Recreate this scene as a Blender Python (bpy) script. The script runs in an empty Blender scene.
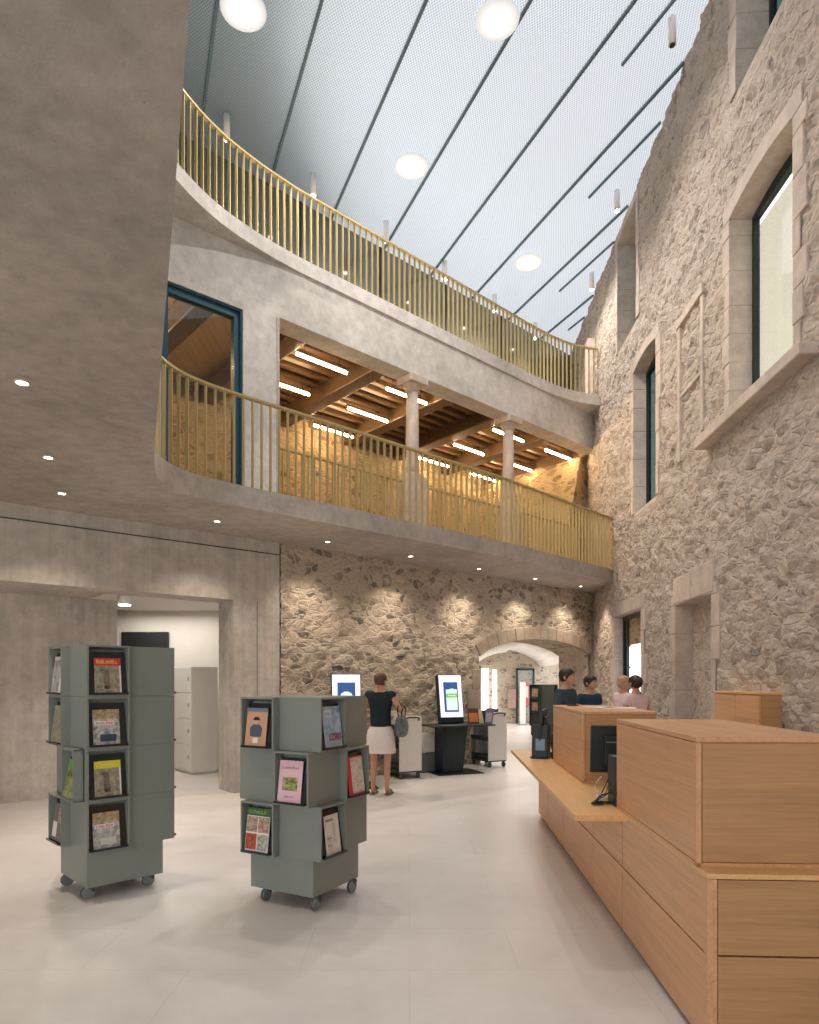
import bpy, bmesh, math, random
import numpy as np
from mathutils import Vector, Matrix, noise
random.seed(7)
C = bpy.context.scene.collection
sc = bpy.context.scene
PI = math.pi
R = math.radians

# ------------------------------------------------------------------ materials
def lin(c):
    c = c / 255.0
    return c / 12.92 if c <= 0.04045 else ((c + 0.055) / 1.055) ** 2.4
def col(r, g, b): return (lin(r), lin(g), lin(b), 1.0)

class NT:
    def __init__(s, name):
        s.m = bpy.data.materials.new(name); s.m.use_nodes = True
        s.t = s.m.node_tree; s.n = s.t.nodes; s.l = s.t.links
        s.b = s.n['Principled BSDF']; s.out = s.n['Material Output']
    def add(s, typ, **kw):
        n = s.n.new(typ)
        for k, v in kw.items():
            if k in n.inputs: n.inputs[k].default_value = v
            else: setattr(n, k, v)
        return n
    def link(s, a, b): s.l.new(a, b)
    def coord(s, scale=(1, 1, 1), kind='Object'):
        tc = s.add('ShaderNodeTexCoord'); mp = s.add('ShaderNodeMapping')
        mp.inputs['Scale'].default_value = scale
        s.link(tc.outputs[kind], mp.inputs['Vector']); return mp.outputs[0]
    def noise(s, vec, scale, detail=4, rough=.55):
        n = s.add('ShaderNodeTexNoise'); n.inputs['Scale'].default_value = scale
        n.inputs['Detail'].default_value = detail; n.inputs['Roughness'].default_value = rough
        s.link(vec, n.inputs['Vector']); return n.outputs['Fac']
    def ramp(s, fac, stops):
        r = s.add('ShaderNodeValToRGB'); e = r.color_ramp.elements
        while len(e) < len(stops): e.new(.5)
        for i, (p, c) in enumerate(stops):
            e[i].position = p; e[i].color = c if len(c) == 4 else (*c, 1)
        s.link(fac, r.inputs[0]); return r.outputs[0]
    def mix(s, fac, a, b, mode='MIX'):
        n = s.add('ShaderNodeMix', data_type='RGBA'); n.blend_type = mode
        for sock, v in ((n.inputs[0], fac), (n.inputs[6], a), (n.inputs[7], b)):
            if hasattr(v, 'links'): s.link(v, sock)
            else: sock.default_value = v
        return n.outputs[2]
    def math(s, op, a, b=0.0):
        n = s.add('ShaderNodeMath', operation=op)
        for sock, v in ((n.inputs[0], a), (n.inputs[1], b)):
            if hasattr(v, 'links'): s.link(v, sock)
            else: sock.default_value = v
        return n.outputs[0]
    def bump(s, h, strength=.3, dist=.01):
        n = s.add('ShaderNodeBump'); n.inputs['Strength'].default_value = strength
        n.inputs['Distance'].default_value = dist
        s.link(h, n.inputs['Height']); s.link(n.outputs[0], s.b.inputs['Normal'])
    def set(s, **kw):
        for k, v in kw.items():
            sock = s.b.inputs[k]
            if hasattr(v, 'links'): s.link(v, sock)
            else: sock.default_value = v
        return s.m

def plain(name, rgb, rough=.5, metal=0.0, vary=.06, scale=6, spec=.4):
    t = NT(name); v = t.coord()
    c = col(*rgb)
    d = tuple(x * (1 - vary) for x in c[:3]) + (1,)
    u = tuple(min(1, x * (1 + vary)) for x in c[:3]) + (1,)
    f = t.noise(v, scale, 3)
    cc = t.ramp(f, [(.3, d), (.7, u)])
    t.set(**{'Base Color': cc, 'Roughness': rough, 'Metallic': metal, 'Specular IOR Level': spec})
    return t.m

def concrete(name, rgb, boards=False):
    t = NT(name); v = t.coord()
    big = t.noise(v, .9, 5, .6); mid = t.noise(v, 7, 6, .65); fine = t.noise(v, 60, 3)
    c = col(*rgb)
    a = tuple(x * .80 for x in c[:3]); b = tuple(min(1, x * 1.13) for x in c[:3])
    c1 = t.ramp(big, [(.32, a), (.68, b)])
    c2 = t.ramp(mid, [(.30, (.80, .79, .78)), (.62, (1.04, 1.04, 1.04))])
    cc = t.mix(1.0, c1, c2, 'MULTIPLY')
    pit = t.add('ShaderNodeTexVoronoi'); pit.inputs['Scale'].default_value = 9
    t.link(v, pit.inputs['Vector'])
    pr = t.ramp(pit.outputs['Distance'], [(.03, (.72, .71, .70)), (.07, (1, 1, 1))])
    cc = t.mix(1.0, cc, pr, 'MULTIPLY')
    if boards:
        vv = t.coord((.12, .12, 1.0)); st = t.noise(t.coord((9, 9, .35)), 1.4, 3)
        cc = t.mix(1.0, cc, t.ramp(st, [(.35, (.90, .90, .90)), (.6, (1.03, 1.03, 1.03))]), 'MULTIPLY')
    t.set(**{'Base Color': cc, 'Roughness': .82, 'Specular IOR Level': .25})
    t.bump(t.math('ADD', mid, t.math('MULTIPLY', fine, .35)), .35, .012)
    return t.m

def rubble(name, mortar, stones, scale=3.2, cover=.5, bump=.9, bd=.05, stretch=1.7, warp=.10):
    t = NT(name); v = t.coord((1, 1, stretch))
    # warp the coordinates a little so that the stones are irregular
    nz = t.add('ShaderNodeTexNoise'); nz.inputs['Scale'].default_value = 2.3; nz.inputs['Detail'].default_value = 3
    t.link(v, nz.inputs['Vector'])
    vm = t.add('ShaderNodeVectorMath', operation='MULTIPLY_ADD')
    t.link(nz.outputs['Color'], vm.inputs[0]); vm.inputs[1].default_value = (warp * 4,) * 3; t.link(v, vm.inputs[2])
    w = vm.outputs[0]
    e = t.add('ShaderNodeTexVoronoi', feature='DISTANCE_TO_EDGE'); e.inputs['Scale'].default_value = scale
    f = t.add('ShaderNodeTexVoronoi', feature='F1'); f.inputs['Scale'].default_value = scale
    e2 = t.add('ShaderNodeTexVoronoi', feature='DISTANCE_TO_EDGE'); e2.inputs['Scale'].default_value = scale * 2.1
    for q in (e, f, e2):
        q.inputs['Randomness'].default_value = .92; t.link(w, q.inputs['Vector'])
    sep = t.add('ShaderNodeSeparateColor'); t.link(f.outputs['Color'], sep.inputs[0])
    jit = t.math('MULTIPLY', t.math('SUBTRACT', t.noise(v, 9, 5, .75), .5), .22)
    edge = t.ramp(t.math('ADD', e.outputs['Distance'], jit), [(.03, (0, 0, 0)), (.13, (1, 1, 1))])
    n = len(stones)
    sc_ = t.ramp(sep.outputs[0], [(i / (n - 1), col(*s)) for i, s in enumerate(stones)])
    grain = t.noise(v, 14, 6, .7)
    sc_ = t.mix(1.0, sc_, t.ramp(grain, [(.3, (.68, .67, .66)), (.7, (1.16, 1.15, 1.13))]), 'MULTIPLY')
    bigm = t.noise(v, .8, 4)
    mc = t.mix(bigm, col(*mortar), tuple(x * .86 for x in col(*mortar)[:3]) + (1,))
    mc = t.mix(1.0, mc, t.ramp(grain, [(.3, (.84, .83, .82)), (.7, (1.08, 1.08, 1.07))]), 'MULTIPLY')
    # some stones stay buried under the pointing
    buried = t.math('GREATER_THAN', sep.outputs[1], cover)
    patch = t.ramp(t.noise(v, 3.0, 5, .7), [(.36, (0, 0, 0)), (.50, (1, 1, 1))])
    mask = t.math('MULTIPLY', edge, t.math('MULTIPLY', t.math('ADD', t.math('MULTIPLY', buried, -.72), 1.0), patch))
    cc = t.mix(mask, mc, sc_)
    t.set(**{'Base Color': cc, 'Roughness': .92, 'Specular IOR Level': .15})
    h = t.math('ADD', t.math('MULTIPLY', edge, .5), t.math('MULTIPLY', grain, .65))
    h = t.math('ADD', h, t.math('MULTIPLY', t.noise(v, 5, 5, .7), .8))
    t.bump(h, bump, bd)
    return t.m

def oak(name, rgb, axis='x', dark=.78):
    t = NT(name)
    s = {'x': (.5, 14, 14), 'z': (14, 14, .5), 'y': (14, .5, 14)}[axis]
    v = t.coord(s)
    a = t.noise(v, 1.7, 6, .7); b = t.noise(v, 6, 4, .6)
    c = col(*rgb)
    cc = t.ramp(a, [(.28, tuple(x * dark for x in c[:3])), (.5, c), (.75, tuple(min(1, x * 1.10) for x in c[:3]))])
    cc = t.mix(1.0, cc, t.ramp(b, [(.35, (.92, .91, .90)), (.6, (1.02, 1.02, 1.02))]), 'MULTIPLY')
    t.set(**{'Base Color': cc, 'Roughness': .38, 'Specular IOR Level': .4})
    t.bump(a, .06, .002)
    return t.m

def emit(name, rgb, strength, base=None):
    t = NT(name); c = col(*rgb)
    t.set(**{'Base Color': base or c, 'Emission Color': c, 'Emission Strength': strength, 'Roughness': .5})
    return t.m

def glass(name, tint, rough=.05, alpha=.25, spec=.6):
    """clear pane: mostly see-through, with a real surface reflection"""
    t = NT(name)
    tr = t.add('ShaderNodeBsdfTransparent'); tr.inputs[0].default_value = col(*tint)
    gl = t.add('ShaderNodeBsdfGlossy'); gl.inputs['Roughness'].default_value = rough
    lw = t.add('ShaderNodeLayerWeight'); lw.inputs[0].default_value = .5
    mx = t.add('ShaderNodeMixShader')
    f2 = t.math('ADD', t.math('MULTIPLY', t.math('POWER', lw.outputs['Facing'], 5.0), .8), alpha)
    t.link(f2, mx.inputs[0]); t.link(tr.outputs[0], mx.inputs[1]); t.link(gl.outputs[0], mx.inputs[2])
    t.link(mx.outputs[0], t.out.inputs['Surface'])
    return t.m

M = {}
M['concrete'] = concrete('cast_concrete', (180, 171, 161))
M['concrete_wall'] = concrete('board_marked_concrete', (192, 184, 174), True)
M['concrete_pale'] = concrete('pale_concrete', (212, 207, 201))
M['rubble_back'] = rubble('rubble_masonry', (206, 190, 170), [(134, 126, 116), (170, 155, 137), (150, 138, 124), (114, 110, 104), (184, 168, 148)], 5.4, .42, .8, .035, 1.7, .09)
M['rubble_right'] = rubble('rough_plastered_rubble', (210, 195, 181), [(188, 173, 159), (164, 152, 140), (198, 183, 167), (178, 163, 150), (150, 142, 134)], 5.0, .35, .8, .04, 1.6)
M['rubble_inner'] = rubble('inner_rubble_masonry', (200, 176, 140), [(140, 122, 96), (170, 148, 115), (120, 106, 86)], 3.6, .5, .8, .04)
M['rubble_arch'] = concrete('arch_stone', (172, 156, 138))
M['dressed'] = concrete('dressed_stone', (206, 190, 176))
M['white_wall'] = plain('white_plaster', (222, 216, 208), .85, vary=.02)
M['white_metal'] = plain('white_lacquer', (226, 222, 216), .4, vary=.02)
M['brass'] = plain('brushed_brass', (190, 170, 120), .45, .3, .05, 3, .4)
M['oak'] = oak('oak_veneer', (216, 166, 122), 'y')
M['oak_end_shaded'] = oak('oak_veneer_end_shaded', (190, 146, 102), 'x')  # shade of the end faces is put into this darker veneer colour
M['oak_top'] = oak('oak_worktop', (232, 184, 128), 'y', .88)
M['oak_line'] = plain('dark_joint', (120, 84, 54), .6)
M['timber'] = oak('old_timber', (120, 92, 66), 'x', .55)
M['timber_beam'] = oak('old_timber_beam', (112, 88, 64), 'y', .55)
M['board'] = oak('ceiling_board', (228, 196, 150), 'y', .65)
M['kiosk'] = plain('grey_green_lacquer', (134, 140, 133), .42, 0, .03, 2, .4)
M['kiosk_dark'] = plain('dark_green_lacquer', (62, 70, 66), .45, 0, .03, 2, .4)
M['holder'] = plain('black_acrylic', (34, 42, 42), .12, 0, .05, 2, .6)
M['rubber'] = plain('grey_rubber', (74, 80, 80), .6)
M['caster'] = plain('grey_caster', (128, 134, 134), .4, .2)
M['black'] = plain('black_plastic', (34, 42, 44), .42)
M['dark_blue'] = plain('dark_blue_steel', (38, 50, 62), .35, .2)
M['dark_grey'] = plain('charcoal_steel', (52, 62, 62), .45, .2)
M['teal'] = plain('teal_steel_frame', (38, 78, 92), .4, .2)
M['dark_frame'] = plain('dark_window_frame', (44, 54, 56), .45, .3)
M['skin'] = plain('skin', (196, 148, 120), .6, vary=.05, scale=20)
M['hair_dark'] = plain('dark_hair', (46, 36, 32), .55, vary=.3, scale=60)
M['hair_brown'] = plain('brown_hair', (96, 66, 50), .55, vary=.35, scale=60)
M['hair_blond'] = plain('fair_hair', (186, 152, 124), .55, vary=.25, scale=60)
M['navy_knit'] = plain('dark_navy_knit', (30, 42, 46), .9, vary=.12, scale=40)
M['white_cloth'] = plain('white_cotton', (232, 218, 212), .9, vary=.03)
M['denim'] = plain('blue_denim', (58, 74, 88), .9, vary=.12, scale=40)
M['navy'] = plain('navy_jersey', (44, 60, 82), .9, vary=.1, scale=40)
M['pink_cloth'] = plain('pale_pink_cotton', (226, 200, 194), .9, vary=.04)
M['trousers'] = plain('dark_trousers', (52, 54, 60), .9)
M['bag'] = plain('grey_patterned_leather', (104, 110, 112), .5, vary=.45, scale=26)
M['paper'] = plain('white_paper', (232, 228, 222), .8, vary=.02)

def floor_mat():
    t = NT('polished_floor'); v = t.coord()
    big = t.noise(v, .5, 4); mid = t.noise(v, 3.5, 6, .7)
    c = t.ramp(big, [(.3, col(212, 207, 203)), (.7, col(228, 223, 219))])
    c = t.mix(1.0, c, t.ramp(mid, [(.3, (.93, .93, .93)), (.7, (1.03, 1.03, 1.03))]), 'MULTIPLY')
    br = t.add('ShaderNodeTexBrick'); t.link(v, br.inputs['Vector'])
    br.inputs['Scale'].default_value = 1.0; br.inputs['Mortar Size'].default_value = .004
    br.inputs['Brick Width'].default_value = 1.2; br.inputs['Row Height'].default_value = .6
    br.inputs['Color1'].default_value = (1, 1, 1, 1); br.inputs['Color2'].default_value = (.985, .985, .985, 1)
    br.inputs['Mortar'].default_value = (.90, .89, .88, 1)
    c = t.mix(1.0, c, br.outputs['Color'], 'MULTIPLY')
    t.set(**{'Base Color': c, 'Roughness': t.ramp(mid, [(.3, (.30,) * 3), (.7, (.42,) * 3)]), 'Specular IOR Level': .4})
    return t.m
M['floor'] = floor_mat()

def mesh_ceiling():
    t = NT('perforated_metal'); v = t.coord()
    s = t.add('ShaderNodeSeparateXYZ'); t.link(v, s.inputs[0])
    k = 2 * PI / .042
    a = t.math('SINE', t.math('MULTIPLY', s.outputs[0], k))
    b = t.math('SINE', t.math('MULTIPLY', s.outputs[1], k * .72))
    h = t.math('MULTIPLY', a, b)
    hole = t.ramp(t.math('ADD', t.math('MULTIPLY', h, .5), .5), [(.30, (.60, .61, .62)), (.62, (1.0, 1.0, 1.0))])
    c = t.mix(1.0, (0.40, 0.53, 0.60, 1), hole, 'MULTIPLY')
    big = t.noise(t.coord((.25, 1, 1)), 1.1, 3)
    t.set(**{'Base Color': c, 'Metallic': .45, 'Roughness': .42, 'Specular IOR Level': .5})
    t.bump(h, .25, .006)
    # daylight of the glass roof above filters down through the perforation
    tl = t.add('ShaderNodeBsdfTranslucent'); t.link(t.mix(1.0, (.86, .88, .92, 1), hole, 'MULTIPLY'), tl.inputs[0])
    mx = t.add('ShaderNodeMixShader'); mx.inputs[0].default_value = .40
    t.link(t.b.outputs[0], mx.inputs[1]); t.link(tl.outputs[0], mx.inputs[2]); t.link(mx.outputs[0], t.out.inputs['Surface'])
    return t.m
M['mesh'] = mesh_ceiling()
M['seam'] = plain('dark_steel_joint', (104, 124, 132), .5, .3)
t = NT('lamp_diffuser'); v = t.coord()
ln = t.add('ShaderNodeVectorMath', operation='LENGTH'); t.link(v, ln.inputs[0])
t.link(t.ramp(ln.outputs['Value'], [(.02, (1.0, .97, .92)), (.09, (.66, .62, .58)), (.20, (.42, .40, .385)), (.30, (.27, .265, .26))]), t.b.inputs['Emission Color'])
t.set(**{'Base Color': col(150, 150, 150), 'Emission Strength': 1.3}); M['lamp_glow'] = t.m
M['lamp_core'] = emit('lamp_bulb', (255, 246, 236), 8.0)
M['spot'] = emit('downlight_lens', (255, 240, 222), 14.0)
M['tube'] = emit('tube_light', (255, 218, 166), 42.0)
M['pendant'] = plain('off_white_cylinder', (244, 238, 232), .5)
M['sky_pane'] = emit('daylit_window', (250, 250, 255), 1.1)
M['glass'] = glass('clear_glass', (244, 246, 242), .03, .06)
M['glass_dark'] = glass('tinted_glass', (120, 146, 142), .04, .12)
M['glass_olive'] = None
t = NT('olive_glass_partition'); t.set(**{'Base Color': col(104, 104, 90), 'Roughness': .08, 'Specular IOR Level': .7}); M['glass_olive'] = t.m

# ------------------------------------------------------------------ geometry helpers
class MB:
    def __init__(s, xf=None):
        s.bm = bmesh.new(); s.x = xf or Matrix.Identity(4)
    def verts(s, pts): return [s.bm.verts.new(s.x @ Vector(p)) for p in pts]
    def face(s, pts, mi=0):
        f = s.bm.faces.new(s.verts(pts)); f.material_index = mi; return f
    def box(s, x0, x1, y0, y1, z0, z1, mi=0, bev=0):
        v = s.verts([(x, y, z) for z in (z0, z1) for y in (y0, y1) for x in (x0, x1)])
        fs = []
        for q in ((0, 2, 3, 1), (4, 5, 7, 6), (0, 1, 5, 4), (2, 6, 7, 3), (0, 4, 6, 2), (1, 3, 7, 5)):
            f = s.bm.faces.new([v[i] for i in q]); f.material_index = mi; fs.append(f)
        if bev:
            es = {e for f in fs for e in f.edges}
            bmesh.ops.bevel(s.bm, geom=list(es), offset=bev, segments=2, affect='EDGES', profile=.5)
        return s
    def prism(s, poly, z0, z1, mi=0):
        n = len(poly)
        a = s.verts([(x, y, z0) for x, y in poly]); b = s.verts([(x, y, z1) for x, y in poly])
        for f in (s.bm.faces.new(list(reversed(a))), s.bm.faces.new(b)): f.material_index = mi
        for i in range(n):
            j = (i + 1) % n
            f = s.bm.faces.new((a[i], a[j], b[j], b[i])); f.material_index = mi
        return s
    def extr(s, poly, y0, y1, mi=0):
        """polygon in x,z extruded along y"""
        n = len(poly)
        a = s.verts([(x, y0, z) for x, z in poly]); b = s.verts([(x, y1, z) for x, z in poly])
        for f in (s.bm.faces.new(a), s.bm.faces.new(list(reversed(b)))): f.material_index = mi
        for i in range(n):
            j = (i + 1) % n
            f = s.bm.faces.new((a[j], a[i], b[i], b[j])); f.material_index = mi
        return s
    def cyl(s, p0, p1, r0, r1=None, n=16, mi=0, cap=True):
        r1 = r0 if r1 is None else r1
        p0, p1 = Vector(p0), Vector(p1); d = (p1 - p0).normalized()
        a = d.orthogonal().normalized(); b = d.cross(a)
        ra = s.verts([p0 + (a * math.cos(2 * PI * i / n) + b * math.sin(2 * PI * i / n)) * r0 for i in range(n)])
        rb = s.verts([p1 + (a * math.cos(2 * PI * i / n) + b * math.sin(2 * PI * i / n)) * r1 for i in range(n)])
        for i in range(n):
            j = (i + 1) % n
            f = s.bm.faces.new((ra[i], ra[j], rb[j], rb[i])); f.material_index = mi; f.smooth = True
        if cap:
            s.bm.faces.new(list(reversed(ra))).material_index = mi; s.bm.faces.new(rb).material_index = mi
        return s
    def tube(s, pts, r, n=8, mi=0, closed=False):
        pts = [Vector(p) for p in pts]; rings = []
        m = len(pts)
        for i, p in enumerate(pts):
            rr = r[i] if isinstance(r, (list, tuple)) else r
            if closed: d = pts[(i + 1) % m] - pts[i - 1]
            else: d = pts[min(i + 1, m - 1)] - pts[max(i - 1, 0)]
            d.normalize()
            up = Vector((0, 0, 1)) if abs(d.z) < .95 else Vector((1, 0, 0))
            a = d.cross(up).normalized(); b = a.cross(d)
            rings.append(s.verts([p + (a * math.cos(2 * PI * k / n) + b * math.sin(2 * PI * k / n)) * rr for k in range(n)]))
        L = m if closed else m - 1
        for i in range(L):
            A, B = rings[i], rings[(i + 1) % m]
            for k in range(n):
                q = (k + 1) % n
                f = s.bm.faces.new((A[k], A[q], B[q], B[k])); f.smooth = True; f.material_index = mi
        if not closed:
            s.bm.faces.new(list(reversed(rings[0]))); s.bm.faces.new(rings[-1])
        return s
    def loft(s, rings, n=20, mi=0, cap=True, p=2.0):
        """rings: (cx, cy, z, rx, ry[, rot])"""
        R_ = []
        for g in rings:
            cx, cy, z, rx, ry = g[:5]; th = g[5] if len(g) > 5 else 0
            pts = []
            for k in range(n):
                a = 2 * PI * k / n; c_, s_ = math.cos(a), math.sin(a)
                x = rx * math.copysign(abs(c_) ** (2 / p), c_); y = ry * math.copysign(abs(s_) ** (2 / p), s_)
                pts.append((cx + x * math.cos(th) - y * math.sin(th), cy + x * math.sin(th) + y * math.cos(th), z))
            R_.append(s.verts(pts))
        for A, B in zip(R_, R_[1:]):
            for k in range(n):
                q = (k + 1) % n
                f = s.bm.faces.new((A[k], A[q], B[q], B[k])); f.smooth = True; f.material_index = mi
        if cap:
            s.bm.faces.new(list(reversed(R_[0]))).material_index = mi; s.bm.faces.new(R_[-1]).material_index = mi
        return s
    def sphere(s, c, r, sc3=(1, 1, 1), mi=0, seg=16, rot=None):
        m = Matrix.Translation(Vector(c)) @ (rot or Matrix.Identity(4)) @ Matrix.Diagonal((*sc3, 1))
        g = bmesh.ops.create_uvsphere(s.bm, u_segments=seg, v_segments=max(6, seg // 2 + 2), radius=r, matrix=s.x @ m)
        for v in g['verts']:
            for f in v.link_faces: f.smooth = True; f.material_index = mi
        return s
    def build(s, name, mats, parent=None, loc=(0, 0, 0), rz=0, bevel=0):
        bmesh.ops.recalc_face_normals(s.bm, faces=s.bm.faces[:])
        me = bpy.data.meshes.new(name); s.bm.to_mesh(me); s.bm.free()
        for m in (mats if isinstance(mats, (list, tuple)) else [mats]): me.materials.append(m)
        o = bpy.data.objects.new(name, me); C.objects.link(o)
        o.location = loc; o.rotation_euler = (0, 0, rz)
        if parent: o.parent = parent
        if bevel:
            b = o.modifiers.new('bevel', 'BEVEL'); b.width = bevel; b.segments = 2; b.limit_method = 'ANGLE'
        return o

def tag(o, label, cat, group=None, kind=None):
    o['label'] = label; o['category'] = cat
    if group: o['group'] = group
    if kind: o['kind'] = kind
    return o
def empty(name, loc=(0, 0, 0), rz=0, label=None, cat=None, group=None):
    o = bpy.data.objects.new(name, None); C.objects.link(o)
    o.location = loc; o.rotation_euler = (0, 0, rz); o.empty_display_size = .1
    if label: tag(o, label, cat, group)
    return o
def struct(o): o['kind'] = 'structure'; return o
def copy_tree(o, parent=None):
    c = o.copy(); C.objects.link(c); c.parent = parent
    for ch in [x for x in bpy.data.objects if x.parent == o]: copy_tree(ch, c)
    return c

def chaikin(P, n=3):
    for _ in range(n):
        Q = [P[0]]
        for a, b in zip(P, P[1:]):
            Q += [(a[0] * .75 + b[0] * .25, a[1] * .75 + b[1] * .25), (a[0] * .25 + b[0] * .75, a[1] * .25 + b[1] * .75)]
        P = Q + [P[-1]]
    return P
def offset(P, d):
    out = []
    for i, p in enumerate(P):
        a = P[max(i - 1, 0)]; b = P[min(i + 1, len(P) - 1)]
        dx, dy = b[0] - a[0], b[1] - a[1]; L = math.hypot(dx, dy)
        out.append((p[0] - dy / L * d, p[1] + dx / L * d))
    return out
def resample(P, step):
    L = [0]
    for a, b in zip(P, P[1:]): L.append(L[-1] + math.hypot(b[0] - a[0], b[1] - a[1]))
    n = int(L[-1] / step); out = []; j = 0
    for i in range(n + 1):
        s = i * L[-1] / n
        while j < len(L) - 2 and L[j + 1] < s: j += 1
        f = (s - L[j]) / max(1e-9, L[j + 1] - L[j]); a, b = P[j], P[j + 1]
        out.append((a[0] + (b[0] - a[0]) * f, a[1] + (b[1] - a[1]) * f, math.atan2(b[1] - a[1], b[0] - a[0])))
    return out

# ------------------------------------------------------------------ frames of the place
EYE = 1.58
S0 = (-1.9, 9.65)
AW = math.atan2(.67, .742)            # old stone wall and colonnade
AA = R(40.0)                          # concrete wall left of it
AR = math.atan2(.9987, .0507)         # tall stone wall on the right
R0 = (3.462, 0.0)
DW = Vector((math.cos(AW), math.sin(AW))); NW = Vector((-math.sin(AW), math.cos(AW)))
def wp(t, o): p = Vector(S0) + DW * t + NW * o; return (p.x, p.y)
def frame(o, a): return Matrix.Translation((o[0], o[1], 0)) @ Matrix.Rotation(a, 4, 'Z')
FW, FA, FR = frame(S0, AW), frame(S0, AA), frame(R0, AR)
Z1, Z1T = 3.58, 3.83                  # lower slab
Z2, Z2T = 7.66, 7.88                  # upper slab
ZR = 10.40                            # roof

E1 = [(1.4, -3.0), (-.645, 1.94), (-2.12, 5.5), (-2.36, 6.1), (-2.52, 6.6), (-2.47, 7.0), (-2.2, 7.4), (-1.4, 8.1), (1.6, 10.8), (4.20, 13.50)]
E1 = [E1[0], E1[1]] + chaikin(E1[2:8], 3) + E1[8:]
E2 = [(-1.45, 2.9), (-2.55, 5.5), (-3.0, 7.2), (-2.86, 8.0), (-2.55, 8.75), (-2.1, 9.35), wp(.3, -.04), wp(6.0, -.04), (3.15, 14.12), (3.7, 14.45), (4.22, 14.6)]
E2 = [E2[0], E2[1]] + chaikin(E2[2:7], 3) + chaikin(E2[7:], 3)

# ------------------------------------------------------------------ rubble wall as a displaced grid
def vor(u, z, seed):
    iu, iz = np.floor(u), np.floor(z)
    f1 = np.full(u.shape, 9.0); f2 = np.full(u.shape, 9.0); idv = np.zeros(u.shape)
    for du in (-1, 0, 1):
        for dz in (-1, 0, 1):
            a, b = iu + du, iz + dz
            h1 = np.modf(np.abs(np.sin(a * 127.1 + b * 311.7 + seed) * 43758.5453))[0]
            h2 = np.modf(np.abs(np.sin(a * 269.5 + b * 183.3 + seed * 1.7) * 43758.5453))[0]
            d = np.hypot(a + h1 - u, b + h2 - z)
            nf = d < f1
            f2 = np.where(nf, f1, np.minimum(f2, d)); idv = np.where(nf, h1, idv); f1 = np.where(nf, d, f1)
    return f1, f2, idv
def wall_grid(name, mat, F, u0, u1, z0, z1, cell, rects, side, amp, su=4.0, sz=6.5, seed=3.0, arch=None, warp=.25, fade_top=False):
    us = set(np.round(np.linspace(u0, u1, int((u1 - u0) / cell) + 1), 4)); zs = set(np.round(np.linspace(z0, z1, int((z1 - z0) / cell) + 1), 4))
    eu = {round(r[i], 4) for r in rects for i in (0, 1)}; ez = {round(r[i], 4) for r in rects for i in (2, 3)}
    us = sorted({u for u in us if all(abs(u - e) > cell * .4 for e in eu)} | eu | {u0, u1}); zs = sorted({z for z in zs if all(abs(z - e) > cell * .4 for e in ez)} | ez | {z0, z1})
    us = [u for u in us if u0 <= u <= u1]; zs = [z for z in zs if z0 <= z <= z1]
    U, Zz = np.meshgrid(np.array(us), np.array(zs))
    wz = np.sin(U * 1.9 + 2) * .35 + np.sin(U * 4.1 + Zz * 2.3) * .2; wu = np.sin(Zz * 2.7 + U * 1.3) * .3
    f1, f2, idv = vor(U * su + wu * warp * 4, Zz * sz + wz * warp * 4, seed)
    g1, g2, _ = vor(U * su * 2.3 + wu, Zz * sz * 2.1 + wz, seed + 5)
    d = np.clip((f2 - f1) * 2.2, 0, 1) * (.35 + .65 * idv) * .9 + np.clip((g2 - g1) * 2, 0, 1) * .35
    fb = np.array([noise.fractal(Vector((a * 3.1, b * 4.2, seed)), .8, 2.1, 4) for a, b in zip(U.ravel(), Zz.ravel())]).reshape(U.shape)
    d = (d * .7 - .35 + fb * .75) * amp
    for r in rects:      # calm the relief near dressed edges
        dx = np.maximum(np.maximum(r[0] - U, U - r[1]), 0); dz = np.maximum(np.maximum(r[2] - Zz, Zz - r[3]), 0)
        k = np.clip((np.hypot(dx, dz) - .10) / .15, 0, 1); d = d * k
    if arch:
        cu, hw, zs0, rise, ulo, uhi = arch
        rr = np.hypot((U - cu) / (hw + .2), np.maximum(Zz - zs0, 0) / (rise + .2))
        k = np.clip((rr - 1) * 6, 0, 1); k = np.where((U > ulo - .2) & (U < uhi + .2), k, np.clip(np.minimum(abs(U - ulo), abs(U - uhi)) * 5 - 1, 0, 1) if False else 1); d = d * k
    nu, nz = len(us), len(zs)
    co = np.stack([U, d * side, Zz], -1).reshape(-1, 3)
    faces = []
    for j in range(nz - 1):
        cz = (zs[j] + zs[j + 1]) / 2
        for i in range(nu - 1):
            cu_ = (us[i] + us[i + 1]) / 2
            if any(r[0] < cu_ < r[1] and r[2] < cz < r[3] for r in rects): continue
            if arch:
                a = arch
                if a[4] - .03 < cu_ < a[5] + .03:
                    q = 1 - ((cu_ - a[0]) / (a[1] + .02)) ** 2
                    if q > 0 and cz < a[2] + a[3] * math.sqrt(q) + .04: continue
            b = j * nu + i; faces.append((b, b + 1, b + nu + 1, b + nu))
    me = bpy.data.meshes.new(name); me.from_pydata(co.tolist(), [], faces)
    for p in me.polygons: p.use_smooth = True
    me.materials.append(mat)
    bm = bmesh.new(); bm.from_mesh(me); bmesh.ops.delete(bm, geom=[v for v in bm.verts if not v.link_faces], context='VERTS'); bm.to_mesh(me); bm.free()
    o = bpy.data.objects.new(name, me); C.objects.link(o); o.matrix_world = F
    return struct(o)

# ------------------------------------------------------------------ SETTING
b = MB(); b.prism([(-9.5, -3), (4, -3), (5.6, 28), (-9.5, 28)], -.12, 0)
struct(b.build('floor', M['floor']))

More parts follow.
